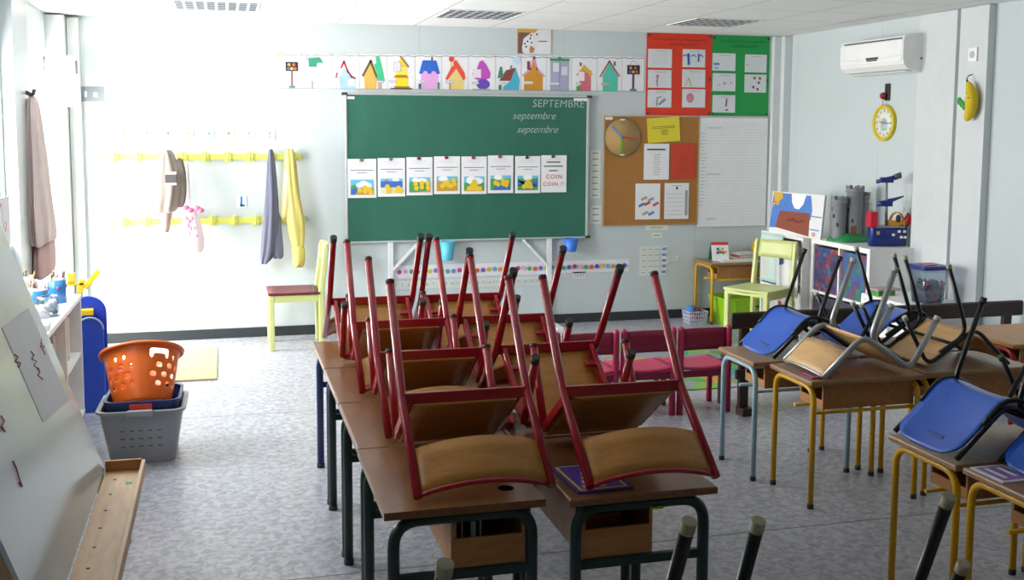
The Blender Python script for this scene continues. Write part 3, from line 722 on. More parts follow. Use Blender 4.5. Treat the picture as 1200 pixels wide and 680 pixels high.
# ---- fourteen coloured house drawings in a row
hb = [329, 355, 389, 421.5, 454, 486.5, 518, 549, 581, 611, 640.5, 670, 700, 729, 755]
def ht(x): return 62.5+(x-329)*.0095
def hbm(x): return 104+(x-329)*.0095
K = paint('#3a3338', .8); P_ = lambda h: paint(h, .75)
def card(sh, u0, v0, u1, v1):
    if u1-u0 > .25 and v1-v0 < .1: u0 += .04; u1 -= .07; v0 += .008; v1 -= .012
    elif v1-v0 > .1: u0 += .03; u1 -= .03; v0 += .03; v1 -= .03
    sh.rect(u0-.012, v0-.01, u1+.012, v1+.01, P_('#a29cb0')); sh.rect(u0, v0, u1, v1, P_('#dedae4'))
def house(i, sh):
    r, p, dn = sh.rect, sh.poly, sh.disc
    sh.line([(k/8, .955+.012*math.sin(k*1.7+i)) for k in range(9)], .004, INK)
    sh.rect(0, .01, 1, .022, INK)
    if i in (0, 13):
        dk = i == 13
        r(.46, .06, .56, .52, P_('#a0606a' if not dk else '#6a4650')); r(.36, .03, .66, .09, P_('#4f8f86')); r(.22, .5, .8, .76, P_('#2c2a3a'))
        for u, v, c in ((.38, .68, '#e0a040'), (.6, .68, '#d06a40'), (.35, .57, '#4a6ad0'), (.5, .57, '#e0c040'), (.66, .57, '#d06a40')): dn(u, v, .012, P_(c))
        sh.line([(.3, .76), (.5, .9), (.72, .76)], .004, P_('#b8b8c4'))
        if i == 0: dn(-.06, .98, .022, P_('#e8e6a0'))
    elif i == 1: p([(.2,.88),(.6,.9),(.72,.74),(.5,.74),(.48,.62),(.2,.62)], P_('#3f9a78')); p([(.1,.95),(.2,.9),(.2,.75),(.1,.82)], P_('#b6b8cc')); p([(.28,.02),(.88,.02),(.8,.6),(.5,.6),(.3,.35)], P_('#efdbe8')); r(.1, .22, .5, .3, P_('#d9c9d6')); r(.3, .02, .34, .22, P_('#a08090'))
    elif i == 2: p([(.3,.02),(.85,.02),(.85,.3),(.6,.4),(.45,.62),(.35,.4),(.22,.36)], P_('#a9cdea')); sh.line([(.34,.62),(.44,.78),(.58,.5),(.72,.36),(.84,.32)], .014, P_('#c03550')); r(.58, .1, .82, .28, P_('#e4ecf4')); card(sh, .1, .22, .4, .3); sh.line([(.15, .34), (.18, .45)], .012, P_('#b05060'))
    elif i == 3: p([(.18,.02),(.6,.02),(.62,.4),(.4,.74),(.15,.4)], P_('#e2b557')); sh.line([(.12,.4),(.4,.8),(.62,.36)], .018, P_('#6b5a34')); p([(.62,.25),(.92,.25),(.86,.5),(.8,.7),(.72,.95),(.58,.95),(.6,.75),(.52,.7),(.64,.42)], P_('#45c08a')); r(.66, .02, .8, .22, P_('#c9a7a2')); card(sh, .6, .2, .92, .26)
    elif i == 4: r(.3, .05, .75, .4, P_('#f0dc2a')); p([(.2,.34),(.78,.34),(.7,.42),(.3,.42)], P_('#b5782c')); r(.3, .42, .72, .6, P_('#f0e040')); p([(.3,.62),(.72,.62),(.5,.94),(.34,.7)], P_('#edd23a')); sh.line([(.48,.94),(.76,.66)], .012, P_('#a3682c')); r(.25, .04, .8, .1, P_('#b5782c')); card(sh, .2, .5, .5, .8); card(sh, .02, .21, .38, .27); r(.1, .02, .9, .05, P_('#4a4038'))
    elif i == 5: r(.22, .03, .88, .5, P_('#e3a9de')); p([(.14,.46),(.94,.46),(.8,.84),(.28,.84)], P_('#2e66cc')); dn(.38, .47, .02, P_('#e3a9de')); dn(.7, .47, .02, P_('#e3a9de')); r(.6, .82, .66, .94, P_('#5a5248')); card(sh, .14, .22, .44, .28); r(.12, .03, .22, .18, P_('#3c7a5c')); r(.84, .03, .92, .22, P_('#3c8a5c'))
    elif i == 6: r(.26, .02, .84, .4, P_('#e8ce84')); p([(.26,.38),(.84,.38),(.52,.7)], P_('#e8ce84')); p([(.12,.32),(.2,.28),(.54,.62),(.82,.28),(.9,.34),(.86,.5),(.54,.86),(.46,.82)], P_('#e3503f')); r(.3, .68, .44, .84, P_('#e6d39a')); dn(.36, .88, .022, P_('#d84a44')); card(sh, .1, .2, .48, .27); r(.28, .02, .32, .2, P_('#a88a50'))
    elif i == 7: p([(.14,.5),(.3,.6),(.4,.82),(.52,.86),(.66,.74),(.82,.5),(.8,.36),(.6,.3),(.3,.3),(.16,.38)], P_('#bd52bb')); dn(.54, .18, .056, P_('#6b4ab6'), .75); r(.16, .36, .46, .6, P_('#e9dbea')); card(sh, .1, .18, .44, .25); r(.15, .02, .8, .05, P_('#a8b890'))
    elif i == 8: p([(.28,.03),(.92,.03),(.95,.3),(.78,.66),(.6,.3),(.3,.12)], P_('#4ab0cc')); p([(.12,.28),(.58,.28),(.78,.66),(.4,.58)], P_('#8c4444')); p([(.06,.35),(.3,.38),(.24,.68),(.16,.68)], P_('#3f8a72')); r(.56, .6, .64, .72, P_('#8a8078')); dn(.8, .86, .03, P_('#bfe0ee')); card(sh, .1, .18, .42, .25); r(.1, .03, .22, .16, P_('#3f8a72'))
    elif i == 9: p([(.1,.02),(.86,.02),(.86,.46),(.62,.6),(.5,.94),(.34,.6),(.1,.44)], P_('#d0902a')); sh.line([(.06,.44),(.36,.62),(.5,.95),(.62,.62),(.9,.44)], .016, P_('#df9cae')); r(.22, .6, .34, .84, P_('#8a4050')); r(.06, .2, .46, .27, P_('#d6dbe4'))
    elif i == 10: r(.14, .02, .9, .9, P_('#a9aac2')); r(.12, .86, .92, .93, P_('#3f9a58')); dn(.52, .92, .018, P_('#3f9a58')); r(.25, .55, .5, .8, P_('#dddde6')); r(.58, .46, .84, .7, P_('#d4d4e0')); r(.16, .19, .5, .24, P_('#e6e6ec')); sh.line([(.52, .02), (.52, .86)], .004, P_('#8688a4'))
    elif i == 11: r(.3, .02, .76, .6, P_('#d3707e')); p([(.16,.46),(.3,.58),(.48,.76),(.66,.64),(.82,.5),(.74,.44),(.48,.62),(.24,.44)], P_('#d9b02c')); r(.26, .3, .5, .56, P_('#efe3e6')); r(.3, .72, .38, .82, P_('#a04858')); r(.18, .02, .34, .16, P_('#5fa050')); card(sh, .14, .2, .44, .26)
    elif i == 12: p([(.22,.02),(.84,.02),(.84,.44),(.5,.84),(.2,.44)], P_('#55c4ac')); sh.line([(.12,.44),(.48,.86),(.88,.46)], .014, P_('#b06a5c')); r(.66, .74, .74, .86, P_('#4a6a60')); r(.14, .19, .46, .25, P_('#d8a8a4'))
hl = ['house drawing with a dark sign on a red post, leftmost of the row', 'house drawing with a green slanted roof and pale pink walls', 'pale blue house drawing with a red curved roof edge', 'orange house drawing beside a tall green tree', 'yellow house drawing with brown ledges', 'pink house drawing with a blue roof', 'cream house drawing with a red gable roof', 'purple house drawing shaped like a pear', 'turquoise house drawing with a dark red roof', 'ochre house drawing with a pink trimmed spire roof', 'grey house drawing with a green top bar', 'rose house drawing with a mustard roof', 'mint green house drawing with a pointed roof', 'house drawing with a dark sign on a brown post, rightmost of the row']
for i in range(14):
    xa, xb = hb[i], hb[i+1]-.6; xm = (xa+xb)/2
    sh = wall_sheet(xa, ht(xm), xb, hbm(xm), PAPER, off=.003); house(i, sh)
    sh.solo('house_drawing', hl[i], 'drawing', 'house drawings above the board')
bk = wall_sheet(324, 59.8, 756, 109, PAPER, off=.0018, th=.001)
p0, p1 = Yp(324, 60), Yp(756, 66)
# ---- animal poster under the ceiling
sh = wall_sheet(606, 34.5, 645.5, 63, paint('#e4e4e8', .7), off=.003)
sh.poly([(0,0),(.2,0),(.15,.3),(.18,.6),(.4,.85),(.5,1),(0,1)], paint('#7a5a58', .7)); sh.poly([(0,.86),(.5,.86),(.62,1),(0,1)], paint('#d9a13a', .7))
sh.poly([(.15,.04),(.5,.04),(.5,.6),(.45,.85),(.25,.7),(.14,.3)], paint('#e8e6ea', .7))
for u, v in ((.3,.5), (.22,.4), (.38,.62), (.42,.45), (.26,.28), (.4,.75), (.58,.8)): sh.disc(u, v, .008, INK)
sh.poly([(.36,.04),(.46,.04),(.5,.2),(.4,.34),(.36,.2)], paint('#b8763a', .7)); sh.rect(.62, .5, .88, .53, INK); sh.rect(0, 0, .025, 1, paint('#d99a34', .7)); sh.rect(.96, 0, 1, 1, paint('#ecdcc0', .7))
sh.solo('small_poster', 'small brown and white poster with ochre corner just under the ceiling', 'poster')

# ---- red and green posters
def corner(sh, mb, col=CAPG):
    for u, v in ((.03,.97), (.97,.97), (.03,.03), (.97,.03), (.97,.45)): MB().lathe([(.009, 0), (.009, .006), (.005, .009)], col, sh.pt(u*sh.w, v*sh.h, .002), 10, Matrix.Rotation(PI/2, 4, 'X')).build('drawing_pin', mb)
for (x0, y0, x1, y1, col, lb, dark) in ((757, 39.5, 833.5, 135.5, '#dd3a1e', 'red poster with six small drawings below the ceiling', '#b5301c'), (833.8, 42, 901, 136, '#189a48', 'green poster with five small drawings beside the red one', '#118040')):
    sh = wall_sheet(x0, y0, x1, y1, paint(col, .6, 0, .04), off=.003)
    dm = paint(dark, .7)
    for v, u0, u1, s2 in ((.93, .12, .92, 1), (.87, .35, .8, 2)): scribble(sh, u0, u1, v, dm, .005, .03, 40, s2)
    o = sh.solo('poster', lb, 'poster'); corner(sh, o)
dr = [(759,57.5,787,79.5,'white note of pencil writing at the red poster\'s upper left'), (799.5,58,826,79,'drawing of dark blue figures on the red poster'), (759,82,786.5,103,'drawing of a pink figure on the red poster\'s middle left'), (799,81.5,826,102.5,'drawing with a yellow stroke on the red poster\'s middle right'), (758.5,105.5,786.5,126,'drawing with green and purple marks on the red poster\'s lower left'), (799,104.5,826,126,'drawing of a pink oval on the red poster\'s lower right'),
      (834.5,62.5,861.5,83,'drawing with a blue patch on the green poster\'s upper left'), (872.5,64,898,85,'nearly blank drawing on the green poster\'s upper right'), (834.5,86,861.5,107,'drawing with faint pink dots on the green poster\'s middle left'), (872,87.5,897.5,108.5,'drawing with several brown marks on the green poster\'s right'), (834.5,111.5,861,132,'drawing with one small brown figure on the green poster\'s lower left')]
for i, (x0, y0, x1, y1, lb) in enumerate(dr):
    sh = wall_sheet(x0, y0, x1, y1, paint('#dcdfe2', .8), off=.0062)
    scribble(sh, .3, .75, .88, paint(['#8a8d94', '#b06a80'][i % 2], .8), .003, .01, 12, i)
    if i == 0:
        for k in range(5): sh.rect(.15, .2+.12*k, .85, .21+.12*k, paint('#c4c6cc', .8))
    if i == 1:
        for u in (.12, .48, .8): sh.line([(u-.1,.62),(u,.7),(u+.1,.6)], .008, BLUEI)
        sh.line([(.25,.7),(.27,.2)], .022, BLUEI); sh.line([(.7,.72),(.7,.35)], .014, BLUEI)
    if i == 2: sh.line([(.4,.1),(.38,.35),(.4,.6)], .012, P_('#c884a4')); sh.disc(.4, .64, .014, P_('#d07a9a'))
    if i == 3: sh.line([(.15,.1),(.28,.5),(.4,.1)], .010, P_('#d2bf52'))
    if i == 4: sh.line([(.38,.1),(.4,.55),(.55,.6)], .008, P_('#6a8a6a')); sh.line([(.5,.2),(.7,.45)], .02, P_('#8a86bc'))
    if i == 5: sh.disc(.34, .52, .034, P_('#c8788c'), 1.2); sh.disc(.34, .5, .026, P_('#d08c9c'), 1.2)
    if i == 6: sh.rect(.05, .32, .3, .44, P_('#6286cc')); sh.rect(.08, .1, .25, .2, P_('#8aa4d8'))
    if i == 7: sh.disc(.1, .42, .009, P_('#d8a4a4'))
    if i == 8: sh.disc(.52, .45, .012, P_('#c890a8')); sh.disc(.8, .48, .008, P_('#c890a8')); sh.disc(.3, .35, .006, P_('#c890a8'))
    if i == 9:
        for u, v in ((.45,.8), (.7,.78), (.65,.55), (.4,.3), (.6,.18)): sh.disc(u, v, .012, P_('#8a5a50'))
    if i == 10: sh.line([(.6,.4),(.62,.75)], .016, P_('#9a6a70')); sh.rect(.56, .1, .7, .2, P_('#c06a60'))
    sh.solo('child_drawing', lb, 'drawing', 'drawings on the red poster' if i < 6 else 'drawings on the green poster')

# ---- cork board with its notices
a = Yp(707, 200); b_ = Yp(817.5, 198); t_ = Yp(762, 136.3); u_ = Yp(762, 263.5)
m, nt, bs = nodes('cork', .85); tc, s_ = xyz(nt); n = nt.nodes.new('ShaderNodeTexNoise'); n.inputs['Scale'].default_value = 60; n.inputs['Detail'].default_value = 5; nt.links.new(tc.outputs['Object'], n.inputs['Vector'])
nt.links.new(mixc(nt, n.outputs['Fac'], '#98642c', '#b88448'), bs.inputs['Base Color']); CORK = m
cb = thing('cork_board', 'brown cork board with notices beside the blackboard', 'notice board', (a.x, D, u_.z)); w_, h_ = b_.x-a.x, t_.z-u_.z
MB().box((.006, -.014, .006), (w_-.006, -.002, h_-.006), CORK).build('cork_panel', cb)
fr = MB(); fm_ = paint('#b98a52', .5)
for q in ((0,0,w_,.008), (0,h_-.008,w_,h_), (0,.008,.008,h_-.008), (w_-.008,.008,w_,h_-.008)): fr.box((q[0], -.018, q[1]), (q[2], -.001, q[3]), fm_)
fr.build('frame', cb)
CO = .0165
sh = wall_sheet(708.5, 137, 717, 140.5, PAPER, off=CO+.002); sh.solo('label_sticker', 'small white sticker at the cork board\'s upper left corner', 'sticker')
p = Yp(728, 161); ck_ = thing('cardboard_clock', 'round cardboard learning clock pinned on the cork board', 'clock', (p.x, D-CO-.004, p.z)); RC = 22/139
MB().lathe([(RC, 0), (RC, .004)], paint('#b8945e', .7), (0,0,0), 40, Matrix.Rotation(PI/2, 4, 'X')).build('dial', ck_)
rg = MB(); rg.tube([(RC*math.cos(2*PI*i/40), -.003, RC*math.sin(2*PI*i/40)) for i in range(41)], .004, paint('#7c7448', .6), 6, False); rg.build('rim', ck_)
for (ex, ez, c, w2) in ((-.1, .095, '#6f93cf', .018), (.125, -.012, '#c0444c', .016), (-.006, -.125, '#79a83c', .022)):
    q = MB(); q.bar((0, -.007, 0), (ex, -.007, ez), w2, .003, P_(c), (0, 1, 0)); q.build('clock_hand', ck_)
MB().box((-.02, -.006, RC-.018), (.02, -.004, RC-.006), PAPER).build('number_label', ck_); MB().box((-.02, -.006, -RC+.006), (.02, -.004, -RC+.018), PAPER).build('number_label', ck_)
def tilted(x0, y0, x1, y1, ang, base, off):
    sh = wall_sheet(x0, y0, x1, y1, base, off); c, s_ = math.cos(ang), math.sin(ang)
    q = Sheet(sh.O, (c,0,s_), (-s_,0,c), sh.w, sh.h, base); return q
sh = tilted(758.5, 139, 796.5, 168, .07, paint('#e3d23a', .7), CO+.002)
for v, u0, u1 in ((.62, .15, .85), (.56, .15, .85), (.48, .42, .62), (.42, .4, .66), (.36, .42, .6), (.30, .44, .62)): sh.rect(u0, v, u1, v+.025, paint('#8f8228', .8))
sh.solo('notice', 'yellow tilted notice at the top of the cork board', 'notice')
sh = wall_sheet(753.5, 168.5, 783, 210.5, PAPER, CO+.002); sh.rect(.12, .82, .85, .86, P_('#3a3a3c'))
for k in range(9): sh.rect(.4-.03*(k % 2), .13+.07*k, .6+.03*(k % 3), .15+.07*k, P_('#b9b4ac'))
sh.solo('notice', 'white list with a dark heading in the middle of the cork board', 'notice')
sh = wall_sheet(785, 168, 814, 209.5, paint('#c9452c', .7), CO+.002)
for k in range(8): sh.rect(.34, .25+.05*k, .66, .265+.05*k, P_('#b03c28'))
sh.solo('notice', 'red-orange notice at the right of the cork board', 'notice')
sh = wall_sheet(743.5, 215, 772.5, 257, PAPER, CO+.002)
for u, v, c in ((.35,.58,'#c09a88'), (.62,.55,'#9a9cc0'), (.25,.4,'#5a78b8'), (.48,.44,'#c0504c'), (.82,.42,'#c8585c'), (.4,.17,'#b0a090'), (.64,.16,'#6a8cc8')): sh.line([(u-.07,v-.02),(u+.07,v+.03)], .022, P_(c))
sh.solo('notice', 'white notice with small coloured pictures, lower left on the cork board', 'notice')
sh = wall_sheet(777.5, 214.5, 806, 256.5, PAPER, CO+.002); sh.rect(.3, .92, .7, .93, INK); sh.rect(.46, .82, .54, .9, INK)
for k in range(6): sh.rect(.05, .12+.115*k, .72, .128+.115*k, P_('#9a9ca6'))
sh.rect(.84, .1, .94, .8, P_('#a0a0a4'))
sh.solo('notice', 'white notice with ruled lines, lower right on the cork board', 'notice')
# ---- lined flip paper
sh = wall_sheet(818, 137.5, 897.5, 265, paint('#f2f3f3', .75), .006, .004)
for k in range(36): sh.rect(.02, .03+.026*k, .98, .0318+.026*k, P_('#ccd0d3'))
for k in range(22): sh.rect(.01+.004*(k % 3), .2+.031*k, .06+.01*(k % 4), .204+.031*k, P_('#a6a9ae'))
for v, l in ((.48, .3), (.9, .3), (.07, .25), (.46, .1)): sh.rect(.1, v, l, v+.006, P_('#a9abb0'))
o = sh.solo('lined_sheet', 'large lined white sheet hanging to the right of the cork board', 'paper sheet')
hk = MB(); hk.box((0, -.012, sh.h-.004), (sh.w, -.0045, sh.h+.012), paint('#b5b9ba', .4)); hk.build('hanging_rail', o)
# ---- word strips
def strips(x0, y0, x1, y1, n, lb, cols=1, col=PAPER):
    sh = wall_sheet(x0, y0, x1, y1, col, .003); rd = random.Random(n)
    for k in range(n):
        v = (k+.5)/n; sh.rect(.22, v-.09/n, .78, v+.09/n, P_('#8b97ae'))
        if k: sh.rect(0, k/n-.004, 1, k/n+.004, P_('#cfd4d6'))
    return sh.solo('word_strip', lb, 'word strip', 'word strips on the wall')
CARD = paint('#e3e6dc', .8)
strips(691, 176, 703.5, 232.5, 8, 'tall strip of word cards left of the cork board', 1, CARD); strips(691, 241, 704.5, 262.5, 3, 'short strip of word cards below the tall strip', 1, CARD)
strips(756, 263.8, 782.5, 269.8, 1, 'single word card touching the cork board\'s lower edge', 1, CARD); strips(763, 272.5, 776, 279, 1, 'single word card lower down beneath the cork board', 1, CARD)
sh = wall_sheet(749, 289, 773, 322.5, CARD, .003)
for k in range(5):
    v = (k+.5)/5
    for u in (.2, .53, .85): sh.rect(u-.1, v-.012, u+.1, v+.012, P_('#8fa3c0'))
    if k: sh.rect(0, k/5-.004, 1, k/5+.004, P_('#c9cfd0'))
sh.rect(.37, 0, .385, 1, P_('#c9cfd0')); sh.rect(.7, 0, .715, 1, P_('#c9cfd0')); sh.solo('word_chart', 'block of small word cards on the wall left of the yellow desk', 'word chart')
sh = wall_sheet(773.8, 288.5, 781.5, 322, CARD, .003)
for k in range(5): sh.rect(.2, (k+.3)/5, .85, (k+.75)/5, P_('#6c93c8'))
sh.solo('number_strip', 'narrow strip of blue number cards beside the word card block', 'number strip')
for j, (x0, y0, x1, y1) in enumerate(((780.5, 302, 795, 304.6), (780.5, 305.5, 794, 308.5))):
    sh = tilted(x0, y0, x1, y1, .12, CARD, .0042+.001*j); sh.rect(.2, .4, .8, .6, P_('#9aa7bc')); sh.solo('word_strip', ['upper', 'lower'][j]+' slanted word card sticking out of the number strip', 'word strip', 'word strips on the wall')
# ---- frieze of coloured dots and the number line
sh = wall_sheet(461.5, 307.5, 737, 322.5, paint('#e6e4ea', .8), .003)
cols = ['#c646a4', '#dfa0c4', '#4fa07c', '#dd5a34', '#e3d0e6', '#d8bc3a', '#9a6ac0', '#d8a03a', '#55a888', '#6a8cd2', '#c8467c', '#dc9ac0', '#5aa07c', '#dc5a34', '#7a56b2', '#d6b43a', '#5fb0cc', '#d6983a', '#48a070', '#5a6cc0', '#b8326c', '#e2a8cc', '#55a47c', '#e06a2c', '#7c60b8', '#d0b42e', '#58a8cc', '#d08a38', '#55a47c', '#4a60b4', '#b0306a', '#e0a0c4', '#4ea070', '#d65430', '#6a48a4', '#d0b030', '#60b4d0', '#d6983a', '#3f9a60', '#4456b8']
for k, c in enumerate(cols): sh.disc((k+.9)/(len(cols)+.9), .5+.04*math.sin(k*1.3), .019, P_(c), 1, 14)
o = sh.solo('dot_frieze', 'long white strip of coloured dots below the blackboard', 'paper strip')
sh = wall_sheet(460, 326.8, 632, 336.5, paint('#dfe2d8', .8), .003)
for k in range(24):
    sh.rect(k/24, .0, k/24+.002, 1, P_('#c4c9c4'))
    sh.text(str(k+1), (k+.5)/24, .5, .038, P_('#7b9ac8'))
sh.solo('number_line', 'pale number line in blue digits under the dot strip', 'number line')
sh = wall_sheet(671, 318.5, 686, 326.5, paint('#dfe2d8', .8), .003); sh.text('30', .3, .5, .045, P_('#6f93c4')); sh.text('31', .72, .5, .045, P_('#6f93c4')); sh.solo('number_card', 'small card with two blue numbers under the dot strip\'s right half', 'number card')

# ---- coat racks, name tags, garments
LIME = paint('#d5d868', .45)
def rack(px0, px1, py, n, lb):
    a, b_ = Yp(px0, py), Yp(px1, py); t = thing('coat_rack', lb, 'coat rack', ((a.x+b_.x)/2, D, a.z), 0, 'pale yellow-green coat rails'); w2 = (b_.x-a.x)/2
    MB().box((-w2, -.022, -.022), (w2, -.002, .022), LIME).build('rail', t, bevel=.003)
    for i in range(n):
        x = -w2+2*w2*(i+.6)/n; h = MB()
        h.box((x-.026, -.028, -.036), (x+.026, -.0225, .036), LIME); h.tube(fillet([(x, -.028, -.02), (x, -.075, -.02), (x, -.082, .03)], .02), .007, LIME, 8)
        h.tube(fillet([(x, -.028, .02), (x, -.06, .025), (x, -.066, .05)], .015), .006, LIME, 8); h.build('hook', t)
rack(118, 353, 184.3, 9, 'upper pale yellow-green coat rail on the back wall'); rack(130, 358, 260.8, 9, 'lower pale yellow-green coat rail on the back wall')
tagc = ['#d8a03c', '#c9b83c', '#d06a6a', '#c060a0', '#d8c04a', '#50a8d0', '#d07a5c', '#d89a9a', '#7ab0d0']
for i, px in enumerate((122, 146, 172, 197, 221, 245, 268, 292, 316)):
    sh = wall_sheet(px-6, 151.5, px+6, 164, PAPER, .003); sh.disc(.5, .62, .012, P_(tagc[i])); sh.rect(.38, .25, .62, .34, P_(tagc[(i+3) % 9]))
    sh.solo('name_tag', 'small white name tag above the upper coat rail, %s from the left' % ['first', 'second', 'third', 'fourth', 'fifth', 'sixth', 'seventh', 'eighth', 'ninth'][i], 'name tag', 'name tags above the coat rails')
sh = wall_sheet(277, 229.5, 289, 243.5, PAPER, .003); sh.line([(.5,.85),(.48,.2),(.72,.18)], .018, P_('#3f86c8')); sh.solo('name_tag', 'white name tag with a blue L shape above the lower coat rail', 'name tag', 'name tags above the coat rails')

def garment(mb, secs, m, n=40, folds=7, seed=0):
    """secs: (z, cx, cy, rx, ry, fold depth)"""
    rd = random.Random(seed); ph = rd.random()*6
    S = []
    for z, cx, cy, rx_, ry_, fa in secs:
        ring = []
        for j in range(n):
            a = 2*PI*j/n; k = 1+fa*math.sin(folds*a+ph+z*3)+.4*fa*math.sin((folds+4)*a+ph*2-z*5)
            ring.append(Vector((cx+rx_*k*math.cos(a), cy+ry_*k*math.sin(a), z+.012*fa*8*math.sin(3*a+ph))))
        S.append(ring)
    return mb.loft(S, m)
def g_px(rows, depth=.05, off=.06, fa=.10):
    """rows of (py, left px, right px) on the plane of the hooks, from the top down"""
    out = []
    for py, l, r in rows:
        a, b_ = Yp(l, py, D-.15), Yp(r, py, D-.15); out.append((a.z, (a.x+b_.x)/2, D-.152, (b_.x-a.x)/2*1.13, min(depth, max(.02, (b_.x-a.x)*.42)), fa))
    return out
def cloth(h, rough=.85): return paint(h, rough, 0, .12, 14, .35)
def wear(name, label, cat, body, extra=()):
    mb = MB(); garment(mb, *body); o = mb.build(name, sub=1); tag(o, label, cat)
    for nm, mbx in extra: mbx.build(nm, o, sub=1 if nm != 'badge' and nm != 'bow' else 0)
    return o
TAUPE = cloth('#8b8078'); TAUPE2 = cloth('#6e655e')
sl = MB(); garment(sl, g_px([(184, 206, 213), (200, 205, 218), (225, 206, 219), (240, 205, 217), (243, 207, 213)], .035), TAUPE2, 24, 4, 3)
cf = MB(); garment(cf, g_px([(238, 188, 202), (250, 188, 201), (262, 189, 199), (271, 189, 198), (272, 191, 196)], .03), TAUPE, 24, 4, 5)
bd = MB(); p, q = Yp(193.5, 209, D-.215), Yp(206.5, 207, D-.215)
bd.box((p.x, D-.224, p.z-.045), (q.x, D-.20, p.z+.042), paint('#4b4a4c', .8)); bd.box((p.x, D-.226, p.z+.03), (q.x, D-.20, p.z+.045), PAPER); bd.box((p.x, D-.226, p.z-.05), (q.x, D-.20, p.z-.036), PAPER)
wear('hanging_jacket', 'taupe brown jacket with a dark striped badge on the upper coat rail', 'jacket', (g_px([(175.5, 193, 198), (180, 189, 203), (195, 188, 208), (215, 185, 211), (235, 181, 209), (244, 179, 207), (248, 183, 204), (249, 188, 200)], .065), TAUPE, 44, 7, 1), (('sleeve', sl), ('cuff', cf), ('badge', bd)))
PK = cloth('#f0dde4'); st_ = MB(); a, b_ = Yp(219.5, 186, D-.085), Yp(223, 246, D-.15)
st_.tube([(a.x, a.y, a.z), ((a.x+b_.x)/2, a.y-.01, (a.z+b_.z)/2), (b_.x, b_.y, b_.z)], .008, PK, 8)
bw = MB(); c = Yp(226, 245, D-.18)
for dx_ in (-.05, -.02, .03, .055): bw.ball((c.x+dx_, D-.18, c.z+.01*math.sin(dx_*90)), .026, cloth('#cf6f94'), 10, 7, (1, .7, .8))
fl = MB()
for i in range(9):
    c = Yp(218+3.2*(i % 4)+2*(i//4), 256+9*(i//3)+3*(i % 2), D-.195); fl.ball((c.x, D-.195, c.z), .016, cloth('#dd86a6'), 8, 6, (1, .4, 1.3))
wear('drawstring_bag', 'white drawstring bag with pink flowers hanging between the coat rails', 'bag', (g_px([(243, 218, 230), (247, 219, 229), (255, 216, 232), (270, 213, 236), (287, 211, 238), (295, 213, 236), (297, 220, 232)], .05, fa=.06), PK, 36, 6, 2), (('strap', st_), ('bow', bw), ('flower_print', fl)))
SLATE = cloth('#5b5d70'); rf = MB(); garment(rf, g_px([(246, 321, 327), (262, 321, 329), (285, 321, 331), (301, 320, 332), (303, 322, 330)], .035), cloth('#666a80'), 24, 4, 8)
wear('hanging_jacket', 'dark slate grey jacket hanging to the left of the yellow one', 'jacket', (g_px([(175, 315.5, 318.5), (180, 314, 321), (200, 313, 323), (225, 312, 325), (250, 310, 326), (280, 308, 325), (300, 306.5, 322), (308, 306, 314), (309, 307, 312)], .05), SLATE, 40, 6, 4), (('front_panel', rf),))
YC = cloth('#cdbf6e'); ys_ = MB(); garment(ys_, g_px([(182, 336, 341), (205, 333, 342), (230, 330.5, 341), (250, 329, 337), (258, 330, 335)], .04), cloth('#d9cf9a'), 24, 4, 6)
yl = MB(); garment(yl, g_px([(284, 341, 356), (300, 343, 357), (311, 343, 356), (313.5, 345, 353)], .04), YC, 20, 3, 6)
wear('hanging_jacket', 'pale yellow jacket hanging at the right end of the coat rails', 'jacket', (g_px([(174.5, 337, 342), (178, 334, 345), (200, 334, 347), (225, 336, 349), (245, 338, 353), (260, 337, 356), (278, 340, 356), (290, 343, 355), (294, 345, 354)], .06), YC, 40, 6, 5), (('sleeve', ys_), ('hem', yl)))

# ================================================================== LEFT SIDE
# ---- wall boxes, coat by the glazed door
p = Xp(0, 0, XL)
eb = thing('electric_box', 'white electrical box with a dark slot on the corner casing', 'electrical box', (-1.07, D-.16, 0))
a, b_ = Yp(75, 65, D-.2), Yp(92, 96, D-.2); e = MB(); e.box((a.x+1.07, -.06, b_.z), (b_.x+1.07, -.001, a.z), WHITE); e.build('housing', eb, bevel=.006)
e = MB(); a2, b2 = Yp(88, 71, D-.2), Yp(91.5, 87, D-.2); e.box((a2.x+1.07, -.064, b2.z), (b2.x+1.07, -.0585, a2.z), CAPG); e.build('slot', eb)
a, b_ = Yp(77, 97.5, D-.2), Yp(90, 125, D-.2); e = MB().box((a.x, D-.215, b_.z), (b_.x, D-.161, a.z), WHITE); tag(e.build('junction_box', bevel=.005), 'plain white box on the corner casing below the slotted one', 'electrical box')
sh = wall_sheet(91, 101.5, 122, 119, paint('#858d92', .4, .2), .003, .003); sh.rect(.25, .3, .35, .7, P_('#c9cdd0')); sh.rect(.6, .3, .75, .6, P_('#c9cdd0'))
sh.solo('metal_plate', 'small silver metal plate on the wall in the left corner', 'plate')
COAT = cloth('#c9b8b4'); mb = MB()
def cring(py, l, r, depth, fa):
    a, b_ = Xp(l, py, -1.11), Xp(r, py, -1.11); return (a.z, -1.10, (a.y+b_.y)/2, depth, abs(b_.y-a.y)/2, fa)
rows = [(112, 34.5, 37, .02, .05), (118, 34, 39, .03, .08), (140, 34.5, 41.5, .045, .1), (180, 35, 46, .05, .12), (220, 36, 51, .055, .12), (260, 37.5, 57, .06, .12), (288, 39, 61, .06, .1), (291, 40, 60, .05, .1)]
garment(mb, [cring(*r) for r in rows], COAT, 44, 8, 9); co_ = mb.build('hanging_coat', sub=1); tag(co_, 'pale pink grey coat hanging beside the bright glazed door', 'coat')
mb = MB(); garment(mb, [cring(*r) for r in ((284, 41, 60, .045, .06), (300, 41, 60, .045, .06), (328, 41, 60.5, .045, .06), (330, 42, 59, .04, .06))], cloth('#b39490'), 36, 7, 3); mb.build('lining', co_, sub=1)
